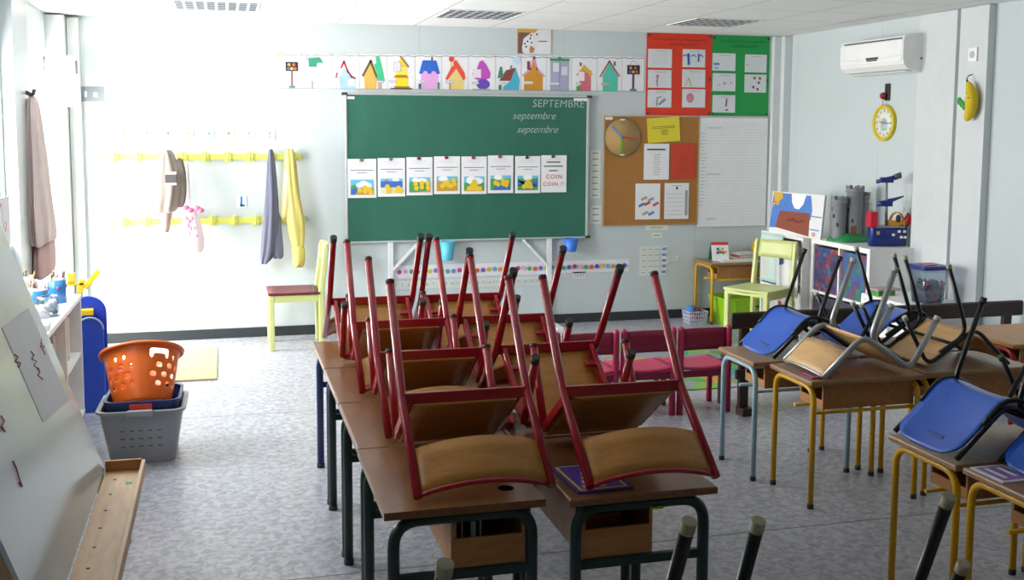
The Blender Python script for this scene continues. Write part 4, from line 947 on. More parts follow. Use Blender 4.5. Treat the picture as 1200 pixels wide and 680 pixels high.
a = Xp(34.5, 112, -1.11); hk = MB(); hk.tube(fillet([(XL+.07, a.y, a.z+.02), (-1.09, a.y, a.z), (-1.08, a.y, a.z+.04)], .02), .012, paint('#4a3a36', .4), 8); hk.box((XL+.001, a.y-.02, a.z-.03), (XL+.068, a.y+.02, a.z+.08), ALU)
tag(hk.build('coat_hook'), 'dark coat hook beside the glazed door', 'hook')
MG = paint('#c0407c', .6); a = Xp(3, 268, XL+.07)
sh = Sheet((XL+.073, Xp(-4, 268, XL+.07).y, Xp(0, 292, XL+.07).z), (0,1,0), (0,0,1), .34, .26, paint('#c4c8c8', .7)); sh.line([(.1,.2),(.2,.8),(.35,.9),(.45,.45),(.62,.3),(.7,.42),(.6,.5)], .012, MG); sh.line([(.2,.1),(.35,.3),(.5,.25)], .010, MG)
sh.solo('paper_note', 'pale paper with a magenta squiggle on the left casing', 'paper sheet')

# ---- slanted white board with its wooden tray
A0 = Vector((-.471, 4.34, .30)); A1 = Vector((-.784, 4.34, 1.195)); Lb = 1.45
dirU = (A1-A0).normalized(); nrm = Vector((dirU.z, 0, -dirU.x))   # faces the room
es = thing('easel', 'slanted white marker board with taped paper and red writing, wooden tray below', 'easel', (-.62, 4.34-Lb/2, 0))
B0 = Vector((-.62, 4.34-Lb/2, 0))
m, nt, bs = nodes('glossy_white_board', .14); tc, s_ = xyz(nt); n = nt.nodes.new('ShaderNodeTexNoise'); n.inputs['Scale'].default_value = 3; n.inputs['Detail'].default_value = 3
nt.links.new(tc.outputs['Object'], n.inputs['Vector']); nt.links.new(mixc(nt, n.outputs['Fac'], '#b7c2c1', '#c8d0cf'), bs.inputs['Base Color']); BOARDW = m
def ep(s, h, t=0): return A0+Vector((0, -s, 0))+dirU*h+nrm*t-B0
HB = 1.02
eb_ = MB()
def pan(mb, s0, s1, h0, h1, t0, t1, m):
    vs = [ep(s, h, t) for t in (t0, t1) for s, h in ((s0,h0),(s1,h0),(s1,h1),(s0,h1))]
    mb.add(vs, [(0,1,2,3),(7,6,5,4),(0,4,5,1),(1,5,6,2),(2,6,7,3),(3,7,4,0)], m)
pan(eb_, 0, Lb, 0, HB, -.012, 0, BOARDW); eb_.build('board', es)
lg = None
for s in (.03, Lb-.03):
    g = MB(); p = ep(s, -.02, -.03); q = ep(s, HB, -.03); d = (q-p).normalized(); foot = p-d*(p.z/d.z); foot.z = .0
    g.bar(foot+d*.0, q, .04, .028, WD_TRAY, (0,1,0)); g.build('leg', es)
    g = MB(); q2 = ep(s, HB-.02, -.055); g.bar((q2.x-.24, q2.y, 0), q2, .04, .028, WD_TRAY, (0,1,0)); g.build('rear_leg', es)
tr = MB(); zt = .30-.002; x0 = A0.x-B0.x+.002; x1 = x0+.135
tr.box((x0, -Lb/2, zt-.022), (x1, Lb/2, zt-.008), WD_TRAY); tr.box((x1, -Lb/2, zt-.022), (x1+.014, Lb/2, zt+.028), WD_TRAY)
tr.box((x0, Lb/2-.014, zt-.008), (x1, Lb/2, zt+.034), WD_BOX); tr.box((x0, -Lb/2, zt-.008), (x1, -Lb/2+.014, zt+.034), WD_BOX)
to = tr.build('tray', es, bevel=.002)
sw = MB()
for k in range(7): sw.lathe([(.006, 0), (.0055, .0012), (.001, .0016)], CAPG, (x0+.045, Lb/2-.12-.17*k, zt-.008), 10)
sw.box((x0+.088, Lb/2-.19, zt-.008), (x0+.112, Lb/2-.16, zt-.0074), paint('#3f9a6a', .7))
sw.build('screw', to)
def eb_px(px, py):
    d = ray(px, py); o = Vector((0, 0, EYE)); t = (A0-o).dot(nrm)/d.dot(nrm); P = o+d*t; v = P-A0; return -v.y, v.dot(dirU)
pp = MB(); q = [eb_px(*p) for p in ((2, 385), (33, 361), (80, 470), (50, 495))]
pp.add([ep(s, h, .0012) for s, h in q], [(0,1,2,3)], paint('#c9cccf', .7)); pp.build('taped_paper', es, solid=.0008)
wr = MB(); RI = paint('#b02244', .6)
def stroke(pts, w=.0042):
    P = [ep(*eb_px(*p), .003) for p in pts]; wr.tube(P, w/2, RI, 5)
for pts in (((16,416),(20,419),(17,424),(23,426),(21,431)), ((35,412),(39,417),(36,421),(42,424),(39,429),(45,433)), ((42,431),(46,437),(43,440),(49,445)), ((46,405),(49,410),(52,416)),
            ((0,488),(4,494),(1,500),(5,507)), ((0,500),(3,505)), ((14,541),(18,549),(20,556),(22,563),(25,571),(21,566)), ((48,398),(47,403),(51,408))): stroke(pts)
wr.build('red_writing', es)

# ---- white open shelf unit on the left with pots
su = thing('shelf_unit', 'white open shelf unit along the left wall with pots on top', 'shelf', (-.98, 5.4, 0)); SX0, SX1, SY0, SY1, SH = -.20, .204, -.95, .89, .70
sd = MB()
sd.box((SX0, SY0, SH-.025), (SX1, SY1, SH), WHITE); sd.box((SX0, SY0, .03), (SX1, SY1, .055), WHITE)
for y in (SY0, SY0+.61, SY0+1.22, SY1-.022): sd.box((SX0, y, .055), (SX1-.002, y+.022, SH-.025), WHITE)
sd.box((SX0, SY0, .055), (SX0+.012, SY1, SH-.025), WHITE); sd.build('carcass', su, bevel=.002)
sv = MB()
for k in range(3): sv.box((SX0+.012, SY0+.022+.61*k, .36), (SX1-.01, SY0+.022+.588+.61*k-(.0 if k < 2 else .01), .378), WHITE)
sv.build('shelf_board', su)
pl = MB(); pl.box((SX0+.01, SY0+.01, 0), (SX1-.03, SY1-.01, .03), WHITE); pl.build('plinth', su)
for k, (c, y, h) in enumerate((('#a85a6a', 5.53, .2), ('#d8d2c8', 5.575, .24), ('#c9b8c4', 5.62, .22), ('#c4c0ba', 6.05, .25), ('#8a8f9a', 6.10, .23))):
    block('book', ['rose', 'cream', 'mauve', 'pale grey', 'slate'][k]+' book standing inside the left white shelf unit', 'book', (0,0,0), (.2, .03, h), paint(c, .6), (-1.02, y, .379), 0, 0, 'books inside the left shelf unit', PG)
def pot(x, y, r, h, col, label, n, seed, band=True):
    t = thing('pencil_pot', label, 'pencil pot', (x, y, SH), 0, 'pencil pots on the left shelf unit'); b = MB()
    b.lathe([(r, 0), (r, h), (r*.93, h), (r*.93, .006), (.001, .006)], paint(col, .3), (0,0,0), 24); b.build('pot', t)
    if band:
        g = MB(); g.lathe([(r+.0006, h-.012), (r+.0006, h)], PAPER, (0,0,0), 24); 
        for k in range(5): g.ball((r*math.cos(k*1.25)*1.0, r*math.sin(k*1.25), h*.62), .011, paint('#8a3a4e', .5), 8, 6, (.35+.65*abs(math.sin(k*1.25)), .35+.65*abs(math.cos(k*1.25)), .9))
        g.build('printed_band', t)
    rd = random.Random(seed); pc_ = ['#7a3030', '#3a6a4a', '#b8862e', '#5a3a5a', '#8a4a4a', '#2f4a7a', '#444040', '#a86a3a']
    for k in range(n):
        a = rd.random()*6.28; q = r*.75*rd.random()**.5; tl = rd.uniform(.02, .3); l = h+rd.uniform(.008, .035)
        x0_, y0_ = q*math.cos(a)*.6, q*math.sin(a)*.6; d = Vector((math.cos(a)*tl, math.sin(a)*tl, 1)).normalized()*(l-.01); p_ = MB(); pm_ = paint(pc_[rd.randrange(8)], .5)
        p_.tube([(x0_, y0_, .008), Vector((x0_, y0_, .008))+d], .0042, pm_, 7)
        e_ = Vector((x0_, y0_, .008))+d; p_.tube([e_, e_+d.normalized()*.012], [.0042, .0008], WD_TRAY, 7); p_.build('pencil', t)
pot(-.862, 6.02, .047, .135, '#2b74b4', 'tall blue pencil pot at the far end of the left shelf unit', 12, 1)
pot(-.93, 5.80, .056, .115, '#2f7ab0', 'wider blue pencil pot just before the tall one', 16, 2)
pot(-1.02, 6.0, .05, .15, '#d8dde0', 'pale pot of tools behind the two blue pots', 10, 3, False)
mbj = MB(); mbj.lathe([(.05, 0), (.055, .02), (.055, .085), (.05, .1), (.046, .1), (.05, .08), (.05, .01), (.001, .008)], CLEAR, (0,0,0), 24)
o = mbj.build('glass_jar', loc=(-.845, 5.60, SH)); tag(o, 'clear jar of green and white bits on the left shelf unit', 'jar')
gi = MB()
for k in range(14): a = k*2.4; gi.ball((.03*math.cos(a), .03*math.sin(a), .02+.004*k), .015, paint(['#2f6a4a', '#e8ecec', '#c8d4dc'][k % 3], .5), 8, 6)
gi.build('contents', o)
pb = MB(); pb.grid(lambda u, v: Vector(((.06+.012*math.sin(5*2*PI*u+8*v))*math.sin(PI*(.08+.84*v))**.6*math.cos(2*PI*u), (.07+.012*math.sin(4*2*PI*u+6*v))*math.sin(PI*(.08+.84*v))**.6*math.sin(2*PI*u), .002+.085*v)), 30, 12, paint('#d9dfe6', .3, 0, .15, 40), closed=True)
o = pb.build('plastic_bag', loc=(-.87, 5.42, SH)); tag(o, 'crumpled white plastic bag on the left shelf unit', 'bag')
for k, c in enumerate(('#2b4fa8', '#d8a838', '#e8e8ec')):
    q = MB(); q.ball((-.02+.02*k, .02*(k-1), .07), .016, paint(c, .5), 8, 6); q.build('bottle_cap', o)
block('paper_pack', 'small white pack lying on the left shelf unit near the board', 'pack', (0,0,0), (.1,.16,.03), paint('#e4e2e6', .5), (-.88, 5.17, SH), .1)
# ---- blue toy panels with yellow handles
bp_ = thing('toy_stand', 'tall blue rounded plastic play panel with yellow handles beside the left shelf', 'toy', (-.765, 6.47, 0)); BLT = paint('#1f3fb0', .3); BLT2 = paint('#2a50c0', .3); YT = paint('#e2b41c', .35)
def rp(w_, h_, n=14):   # rounded top outline
    r = w_*.5; o_ = [(-w_/2, 0), (w_/2, 0)]; o_ += [(r*math.cos(PI*i/n), h_-r+r*math.sin(PI*i/n)) for i in range(n+1)]; return o_
Mx = Matrix.Rotation(.12, 4, 'Z')
q = MB(); q.prism(rp(.20, .66), lambda u, v, t: Mx @ Vector((u, .03*t, v)), BLT); q.build('tall_panel', bp_, bevel=.006)
q = MB(); q.prism(rp(.15, .55), lambda u, v, t: Mx @ Vector((u+.005, -.09+.03*t, v)), BLT2); o = q.build('low_panel', bp_, bevel=.006)
q = MB(); q.tube([Mx @ Vector((.005+.072*math.cos(PI*i/16), -.093, .478+.072*math.sin(PI*i/16))) for i in range(17)], .006, paint('#8fa8d8', .3), 8); q.build('light_rim', o)
q = MB(); q.box((-.10, -.088, .02), (.09, .03, .05), BLT, Mx); q.build('base_plate', bp_)
q = MB(); q.bar((-.02, .06, .70), (.06, .06, .80), .03, .028, YT, (0,1,0)); q.bar((-.05, .06, .66), (-.03, .06, .75), .03, .03, YT, (0,1,0)); q.box((-.13, .045, .715), (.02, .075, .735), YT); q.box((-.11, .04, .735), (-.07, .08, .79), YT)
q.bar((-.05, .06, .3), (-.05, .06, .67), .03, .03, YT, (0,1,0)); q.box((-.08, .03, .30), (-.02, .075, .33), YT); q.build('handle', bp_, bevel=.004)
q = MB(); q.box((-.04, -.055, .555), (.03, .0, .59), YT, Mx); q.build('latch', bp_, bevel=.005)

# ---- grey tub, dark blue crate and orange basket
def rr(hx_, hy_, r, z, n=6):
    P = []
    for cx, cy, a0 in ((hx_-r, hy_-r, 0), (-hx_+r, hy_-r, PI/2), (-hx_+r, -hy_+r, PI), (hx_-r, -hy_+r, 3*PI/2)):
        for i in range(n+1): a = a0+PI/2*i/n; P.append(Vector((cx+r*math.cos(a), cy+r*math.sin(a), z)))
    return P
def bin_(mb, hx0, hy0, hx1, hy1, h, m, r=.05, th=.006, lipw=.016, z0=0.0):
    mb.loft([rr(hx0, hy0, r, z0), rr(hx1, hy1, r, z0+h-.012), rr(hx1+lipw, hy1+lipw, r+lipw, z0+h-.012), rr(hx1+lipw, hy1+lipw, r+lipw, z0+h), rr(hx1-th, hy1-th, r, z0+h), rr(hx0-th, hy0-th, r, z0+th)], m, True); return mb
def es_(o):  # crisp rim edges
    for p_ in o.data.polygons: p_.use_smooth = True
    md = o.modifiers.new('e', 'EDGE_SPLIT'); md.split_angle = .6; return o
tb = thing('storage_tub', 'grey plastic tub on the floor holding the blue crate', 'tub', (-.405, 5.50, 0), -.02); TG = paint('#9a9ca0', .4)
q = MB(); bin_(q, .15, .155, .192, .19, .27, TG, .045); es_(q.build('tub_body', tb))
for s in (-1, 1): MB().box((-.06, s*.207-.012, .245), (.06, s*.207+.012, .278), TG).build('handle', tb, bevel=.006)
q = MB()
for k in range(5):
    for j in range(3):
        x = -.085+.042*k; z = .09+.04*j; t_ = (z/.275); y = -(.155+.035*t_)-.0008; q.box((x-.010, y-.001, z-.003), (x+.010, y+.004, z+.003), paint('#5e6066', .6))
q.build('slot', tb)
cr_ = thing('storage_crate', 'dark blue plastic crate nested inside the grey tub', 'crate', (-.40, 5.50, .0075), -.02); NB = paint('#20386e', .4)
q = MB(); bin_(q, .138, .14, .172, .170, .305, NB, .052, .006, .008); es_(q.build('crate_body', cr_))
q = MB(); q.box((-.055, -.1835, .262), (.05, -.1805, .294), paint('#d4402a', .4)); q.build('red_label', cr_, bevel=.002)
# basket: perforated wall, tilted oval rim
OR = paint('#e2671a', .35); bkt = thing('laundry_basket', 'orange perforated plastic basket sitting on the blue crate', 'basket', (-.405, 5.44, .255)); bkt.rotation_euler = (-.56, -.04, 0); q = MB(); ns, nz = 64, 13
def bpt(u, v):
    a = 2*PI*u; r = .128+.050*v**.8+.010*max(0, v-.9)*10; r2 = r*.86
    return Vector((r*math.cos(a), r2*math.sin(a), .004+.272*v))
vs = [bpt(i/ns, j/(nz-1)) for j in range(nz) for i in range(ns)]; fs = []
for j in range(nz-1):
    for i in range(ns):
        hole = False
        if j in (3, 5, 7, 9) and ((i+(1 if j in (5, 9) else 0)*2) % 4 in (1, 2)) and not (i % 32) in (14, 15, 16, 17, 18, 30, 31, 0, 1): hole = (j != 9) or (i % 8 < 4)
        if j == 10 and (i-48) % 64 in (3, 4, 5, 6, 7, 8) : hole = True
        if j == 10 and (i-16) % 64 in (3, 4, 5, 6, 7, 8): hole = True
        if not hole: fs.append((j*ns+i, j*ns+(i+1) % ns, (j+1)*ns+(i+1) % ns, (j+1)*ns+i))
q.add(vs, fs, OR, True); q.build('perforated_wall', bkt, solid=.004, sub=1)
q = MB(); q.tube([bpt(i/64, 1)*1.0+Vector((.008*math.cos(2*PI*i/64), .008*math.sin(2*PI*i/64), .001)) for i in range(65)], .010, OR, 8, False); q.build('rim', bkt)
q = MB(); q.lathe([(.001, 0), (.128, 0), (.128, .005), (.001, .005)], OR, (0,0,.0005), 40, None, 1, .86); q.build('base', bkt)
# ---- mat, little pile behind the basket
m, nt, bs = nodes('coir_mat', .95); tc, s_ = xyz(nt); n = nt.nodes.new('ShaderNodeTexNoise'); n.inputs['Scale'].default_value = 120
nt.links.new(tc.outputs['Object'], n.inputs['Vector']); nt.links.new(mixc(nt, n.outputs['Fac'], '#a88f6c', '#c9b38e'), bs.inputs['Base Color'])
mm = MB().box((-.75, 7.03, 0), (-.065, 8.03, .012), m); tag(mm.build('door_mat', bevel=.004), 'beige doormat on the floor before the coat racks', 'mat')
for k, c in enumerate(('#3a3438', '#e0dcd8', '#4a4448')):
    block('magazine', ['dark bottom', 'pale middle', 'dark top'][k]+' magazine of the pile behind the orange basket', 'magazine', (0,0,0), (.22,.28,.022), paint(c, .5), (-.98, 7.10+.012*k, .0+.0222*k), .1*k, 0, 'magazines piled behind the basket', PG)
pkb = MB(); pkb.grid(lambda u, v: Vector(((.11+.01*math.sin(12*u*PI))*math.sin(PI*(.1+.82*v))**.5*math.cos(2*PI*u), .08*math.sin(PI*(.1+.82*v))**.5*math.sin(2*PI*u), .001+.17*v)), 28, 10, cloth('#c2527a'), closed=True)
tag(pkb.build('cloth_bag', loc=(-.66, 6.86, 0)), 'pink cloth bag on the floor behind the orange basket', 'bag')

# ---- green chairs (upright wooden)
def wood_chair(label, loc, rz, m, seatm=None):
    """local: faces -y, seat front at -y; x across"""
    t = thing('wooden_chair', label, 'chair', loc, rz, 'pale lime wooden chairs'); w2, d2, sz = .19, .20, .425
    for sx_ in (-1, 1):
        q = MB(); q.bar((sx_*(w2-.02), -d2+.02, 0), (sx_*(w2-.02), -d2+.02, sz-.03), .038, .038, m, (0,1,0)); q.build('front_leg', t, bevel=.006)
        q = MB(); q.prism([(d2-.04, 0), (d2, 0), (d2, sz), (d2+.035, .745), (d2+.028, .772), (d2+.012, .775), (d2-.002, .755), (d2-.042, sz)], lambda u, v, tt: Vector((sx_*(w2-.038)+(tt-.5)*.03+sx_*.019, u, v)), m); q.build('back_post', t, bevel=.008)
    q = MB()
    q.prism([(-w2, .38), (w2, .38), (w2, .415)]+[(w2*(1-2*i/10), .415-.018*math.sin(PI*i/10)) for i in range(1, 10)]+[(-w2, .415)], lambda u, v, tt: Vector((u*.98, -d2+.002+.02*tt, v)), m)
    for sx_ in (-1, 1): q.box((sx_*(w2-.02)-.011, -d2+.03, .355), (sx_*(w2-.02)+.011, d2-.03, .405), m)
    q.box((-w2+.03, d2-.045, .36), (w2-.03, d2-.025, .405), m); q.build('apron', t)
    q = MB(); q.slab(lambda u, v: (Vector(((2*u-1)*(w2+.004), -d2-.004+(2*d2-.03)*v, sz-.008-.016*(1-(2*u-1)**2)*math.sin(PI*min(1, v*1.1+.05)))), Vector((0,0,1))), 11, 7, seatm or m, .016); q.build('seat', t)
    q = MB(); q.slab(lambda u, v: (Vector(((2*u-1)*(w2-.036), d2+.006+.022*v+.016*(1-(2*u-1)**2), .635+.135*v)), Vector((0,1,0))), 11, 5, m, .014); q.build('backrest', t)
    if not seatm: pass
    return t
LM = paint('#cfd68a', .35, 0, .04); wood_chair('pale lime wooden chair with burgundy seat standing against the back wall', (.50, 8.03, 0), -PI/2, LM, paint('#6a2a34', .4))
f0, f1, r0, r1 = Zp(856, 334, .42), Zp(911, 341, .42), Zp(886, 332, .42), Zp(938, 337, .42)
ctr = (f0+f1+r0+r1)/4; wv_ = (f1-f0); ang = math.atan2(wv_.y, wv_.x); ctr = ctr+Matrix.Rotation(ang, 3, 'Z') @ Vector((0, -.085, 0))
GC = (ctr.x, ctr.y, ang)
wood_chair('pale lime wooden chair standing before the yellow desk and white bookcase', (ctr.x, ctr.y, 0), ang, LM)

# ================================================================== RIGHT SIDE
# ---- small yellow desk by the back wall
desk('low_desk', 'small yellow-legged desk against the back wall under the lined sheet', .36, .60, .515, YEL, WD_TOP2, .0125, .02, 1, .03, (3.895, 8.055+.18, 0), -PI/2, None, rail=False, box_len=.80, tray_h=.085, box_y0=.085)
cal = thing('desk_calendar', 'small tent calendar with red header on the yellow desk', 'calendar', (4.07, 8.27, .515), -.12)
for s, mm_ in ((-1, PAPER), (1, paint('#2f8a5a', .5))):
    q = MB(); q.prism([(-.075, 0), (.075, 0), (.075, .155), (-.075, .155)], lambda u, v, t: Vector((u, s*(.055-.05*v/.155-.003*t), v)), mm_); o = q.build('panel' if s < 0 else 'back_panel', cal)
q = MB(); q.prism([(-.075, .13), (.075, .13), (.075, .155), (-.075, .155)], lambda u, v, t: Vector((u, -(.055-.05*v/.155)-.003-.0006*t, v)), paint('#c83a3a', .5))
for u, v, c in ((-.035, .055, '#7a6a3a'), (-.012, .06, '#3f8a4a'), (.015, .055, '#c8583a'), (-.03, .085, '#4a6ab0'), (.01, .085, '#d0b040'), (.035, .06, '#d8c050')): q.prism([(u, v), (u+.022, v), (u+.022, v+.022), (u, v+.022)], lambda a_, b__, t: Vector((a_, -(.055-.05*b__/.155)-.003-.0006*t, b__)), P_(c))
q.build('printed_picture', cal)
block('open_book', 'white open booklet lying flat on the yellow desk', 'book', (0,0,0), (.33,.15,.008), paint('#e4e2e0', .6), (4.02, 8.075, .5155), .0)
for k, (c, lb) in enumerate((('#d8d4cc', 'cream lowest'), ('#b8503a', 'red-edged middle'), ('#dcdcdc', 'white topmost'))):
    block('book', lb+' book of the stack on the yellow desk', 'book', (0,0,0), (.19-.01*k,.15-.01*k,.018), paint(c, .5), (4.23+.01*k, 8.23, .5155+.0183*k), .06*k, 0, 'books stacked on the yellow desk', PG)
yb = MB(); yb.box((0,0,0), (.06,.045,.14), paint('#cfa016', .4)); yb.box((.006,-.0008,.02), (.054,0,.12), paint('#b88a12', .4)); tag(yb.build('file_box', loc=(4.43, 8.33, .5155), bevel=.003), 'slim ochre yellow box standing at the back of the yellow desk', 'box')
gb = thing('storage_bin', 'lime green plastic bin under the yellow desk', 'bin', (4.19, 8.08, 0)); GL = paint('#93c51d', .35)
q = MB(); bin_(q, .19, .14, .225, .165, .235, GL, .02, .005, .008); es_(q.build('bin_body', gb)); q = MB()
for x in (-.12, 0, .12): q.bar((x, -.143, .012), (x*1.12, -.168, .21), .012, .008, GL, (0,1,0))
q.build('rib', gb); q = MB().box((.04, -.1675, .155), (.12, -.1615, .17), paint('#4a5a14', .5)); q.build('hand_slot', gb)
wb = thing('small_basket', 'small white lattice basket of wool balls under the yellow desk', 'basket', (3.812, 8.165, 0)); q = MB(); WBK_ = paint('#c9cfe0', .4)
for k in range(9):
    x = -.085+.17*k/8
    for s in (-1, 1): q.bar((x*.85, s*.06, .002), (x, s*.072, .105), .006, .004, WBK_, (0,1,0))
for k in range(7):
    y = -.065+.13*k/6
    for s in (-1, 1): q.bar((s*.072, y*.85, .002), (s*.085, y, .105), .006, .004, WBK_, (0,1,0))
for z, g_ in ((.004, .85), (.037, .9), (.07, .95), (.104, 1.0)):
    P = rr(.087*g_, .073*g_, .015, z, 4); q.tube(P+[P[0]], .004, WBK_, 6, False)
q.build('lattice', wb); MB().box((-.068, -.052, 0), (.068, .052, .0025), WBK_).build('base', wb)
for k, (x, y, z, r, c, nm) in enumerate(((-.04, .0, .115, .042, '#4a86c8', 'blue'), (.015, -.015, .095, .038, '#7a2f4a', 'dark red'), (.043, .012, .086, .030, '#6aa8c8', 'pale blue'), (-.03, -.005, .046, .036, '#d88ab0', 'pink'), (.038, 0, .042, .028, '#c84a6a', 'rose'))):
    b = MB(); b.ball((0,0,0), r, paint(c, .9, 0, .25, 60, .6), 16, 10); o = b.build('wool_ball', loc=(3.812+x, 8.165+y, z)); tag(o, '%s wool ball in the small white basket' % nm, 'wool ball', 'wool balls in the white basket')

# ---- white cube unit against the right wall
def cube_unit(name, label, loc, rz, w_, cols, colw, fills):
    """local: x depth (front at -x side 0), y along; origin at the front lower corner"""
    t = thing(name, label, 'bookcase', loc, rz); H_, dp, th = .80, .385, .036; c = MB()
    c.box((0, 0, 0), (dp, w_, th), WHITE); c.box((0, 0, H_-th), (dp, w_, H_), WHITE); c.box((0, 0, th), (dp, th, H_-th), WHITE); c.box((0, w_-th, th), (dp, w_, H_-th), WHITE)
    MB().box((.0, th, H_/2-.009), (dp-.01, w_-th, H_/2+.009), WHITE).build('shelf_board', t); c.box((dp-.01, th, th), (dp, w_-th, H_-th), WHITE)
    for k in range(1, cols): y = th+(w_-2*th)*k/cols; MB().box((.0, y-.009, th), (dp-.01, y+.009, H_/2-.009), WHITE).build('divider', t); MB().box((0, y-.009, H_/2+.009), (dp-.01, y+.009, H_-th), WHITE).build('divider', t)
    c.build('carcass', t, bevel=.0015); return t
KX, KY = 4.345, 6.485
cube_unit('cube_bookcase', 'white cube bookcase with patterned storage boxes against the right wall', (KX, KY, 0), 0, .775, 2, .35, None)
m, nt, bs = nodes('patchwork_print', .6); tc, s_ = xyz(nt); v = nt.nodes.new('ShaderNodeTexVoronoi'); v.inputs['Scale'].default_value = 30; mp = nt.nodes.new('ShaderNodeMapping'); mp.inputs['Location'].default_value = (3, 1, 2)
nt.links.new(tc.outputs['Object'], mp.inputs[0]); nt.links.new(mp.outputs[0], v.inputs['Vector']); r = nt.nodes.new('ShaderNodeValToRGB'); r.color_ramp.interpolation = 'CONSTANT'
for i, (p_, c) in enumerate(((0, '#41355a'), (.3, '#7a3a58'), (.42, '#34507e'), (.54, '#54386a'), (.7, '#3f6a86'), (.8, '#9a5a34'), (.87, '#453560'), (.95, '#8a3444'))):
    e = r.color_ramp.elements[i] if i < 2 else r.color_ramp.elements.new(p_)
    e.position = p_; e.color = rgb(c)
sp = nt.nodes.new('ShaderNodeSeparateColor'); nt.links.new(v.outputs['Color'], sp.inputs[0]); nt.links.new(sp.outputs[0], r.inputs[0]); nt.links.new(r.outputs[0], bs.inputs['Base Color']); PATCH = m
m, nt, bs = nodes('block_print', .6); tc, s_ = xyz(nt); mp = nt.nodes.new('ShaderNodeMapping'); mp.inputs['Scale'].default_value = (0, 19, 19); nt.links.new(tc.outputs['Object'], mp.inputs[0])
v = nt.nodes.new('ShaderNodeTexVoronoi'); v.distance = 'CHEBYCHEV'; v.inputs['Randomness'].default_value = .25; v.inputs['Scale'].default_value = 1; nt.links.new(mp.outputs[0], v.inputs['Vector'])
r = nt.nodes.new('ShaderNodeValToRGB'); r.color_ramp.interpolation = 'CONSTANT'
for i, (p_, c) in enumerate(((0, '#34648e'), (.25, '#3f7a5c'), (.42, '#44609a'), (.58, '#5c4a86'), (.7, '#3a7488'), (.85, '#7e4460'))):
    e = r.color_ramp.elements[i] if i < 2 else r.color_ramp.elements.new(p_)
    e.position = p_; e.color = rgb(c)
sp = nt.nodes.new('ShaderNodeSeparateColor'); nt.links.new(v.outputs['Color'], sp.inputs[0]); nt.links.new(sp.outputs[0], r.inputs[0]); nt.links.new(r.outputs[0], bs.inputs['Base Color']); BLOCKP = m
PURP = paint('#4a4258', .7)
for k, (y0, z0, m_, lb) in enumerate(((.41, .41, PATCH, 'patchwork printed box in the upper left cube of the white bookcase'), (.04, .41, BLOCKP, 'box printed with coloured squares in the upper right cube of the white bookcase'),
                                     (.41, .038, PURP, 'dark purple box in the lower left cube of the white bookcase'), (.04, .038, PURP, 'dark purple box in the lower right cube of the white bookcase'))):
    q = MB(); y1 = y0+.328; z1 = z0+.345
    q.box((.012, 0, 0), (.36, .328, .333), m_); o = q.build('storage_box', loc=(KX, KY+y0, z0+.0005), bevel=.004); tag(o, lb, 'storage box', 'boxes in the white cube bookcase')
    if k == 99: MB().box((.0085, .14, .2), (.012, .24, .32), paint('#8a7a3a', .7)).build('printed_patch', o)
# ---- second bookcase turned in the corner, its front covered with sheets
p0 = Zp(951.5, 281, .80); p1 = Zp(897, 271, .80); d_ = (p1-p0); L2 = d_.length; rz2 = math.atan2(d_.y, d_.x)-PI/2
BX2 = Vector((p0.x, max(p0.y, 7.278), 0)); rot2 = Matrix.Rotation(rz2, 4, 'Z')
L2 = min(L2, .62)
cu2 = thing('bookcase', 'white bookcase turned into the right corner under the painting', 'bookcase', BX2, rz2); q = MB()
q.box((0,0,0), (.19, .02, .80), WHITE); q.box((0, L2-.02, 0), (.19, L2, .80), WHITE); q.box((0, .02, .775), (.19, L2-.02, .80), WHITE); q.box((.178, .02, 0), (.19, L2-.02, .775), WHITE)
MB().box((0, .02, .36), (.178, L2-.02, .38), WHITE).build('shelf_board', cu2); q.box((0, .02, .03), (.178, L2-.02, .05), WHITE); q.build('carcass', cu2, bevel=.002)
def on2(x, y, z): return BX2+rot2 @ Vector((x, y, z))
def lean_sheet(y0, y1, z0, z1, base, xo=-.012):
    O = on2(xo, y1, z0); U = rot2 @ Vector((0, -1, 0)); return Sheet(O, U, (0,0,1), y1-y0, z1-z0, base, .004)
sh = lean_sheet(.26, .60, .40, .79, paint('#b8d8d4', .6)); sh.rect(.05, .05, .95, .95, paint('#cfe4de', .6)); sh.rect(.1, .1, .4, .5, paint('#d8d8d0', .6)); sh.rect(.1, .6, .6, .85, paint('#a8ccd0', .6)); sh.solo('poster', 'pale teal poster covering the corner bookcase beside the lime chair', 'poster')
sh = lean_sheet(.02, .33, .33, .735, paint('#e2e2e2', .6), -.020); sh.rect(.62, .1, .95, .9, paint('#d2dede', .6)); sh.poly([(.1,.95),(.3,.95),(.34,.6),(.12,.55)], paint('#4a5a80', .6)); sh.disc(.2, .8, .03, paint('#b07a6a', .6)); sh.rect(.4, .2, .6, .8, paint('#eeeeec', .6)); sh.disc(.45, .09, .028, paint('#c8584a', .6)); sh.rect(.42, .9, .9, .93, INK)
sh.solo('poster', 'white poster with a small dark figure leaning against the corner bookcase', 'poster')
sh = lean_sheet(.03, .30, .002, .30, paint('#e0dcdc', .6), -.03); sh.rect(.1, .1, .3, .9, P_('#c85a5a')); sh.rect(.35, .1, .6, .6, P_('#e8e4d8')); sh.rect(.65, .2, .9, .85, P_('#5a9a7a')); sh.rect(.4, .65, .58, .9, P_('#d8a04a'))
sh.solo('picture_book', 'picture book with red and green patches standing on the floor by the corner bookcase', 'book')
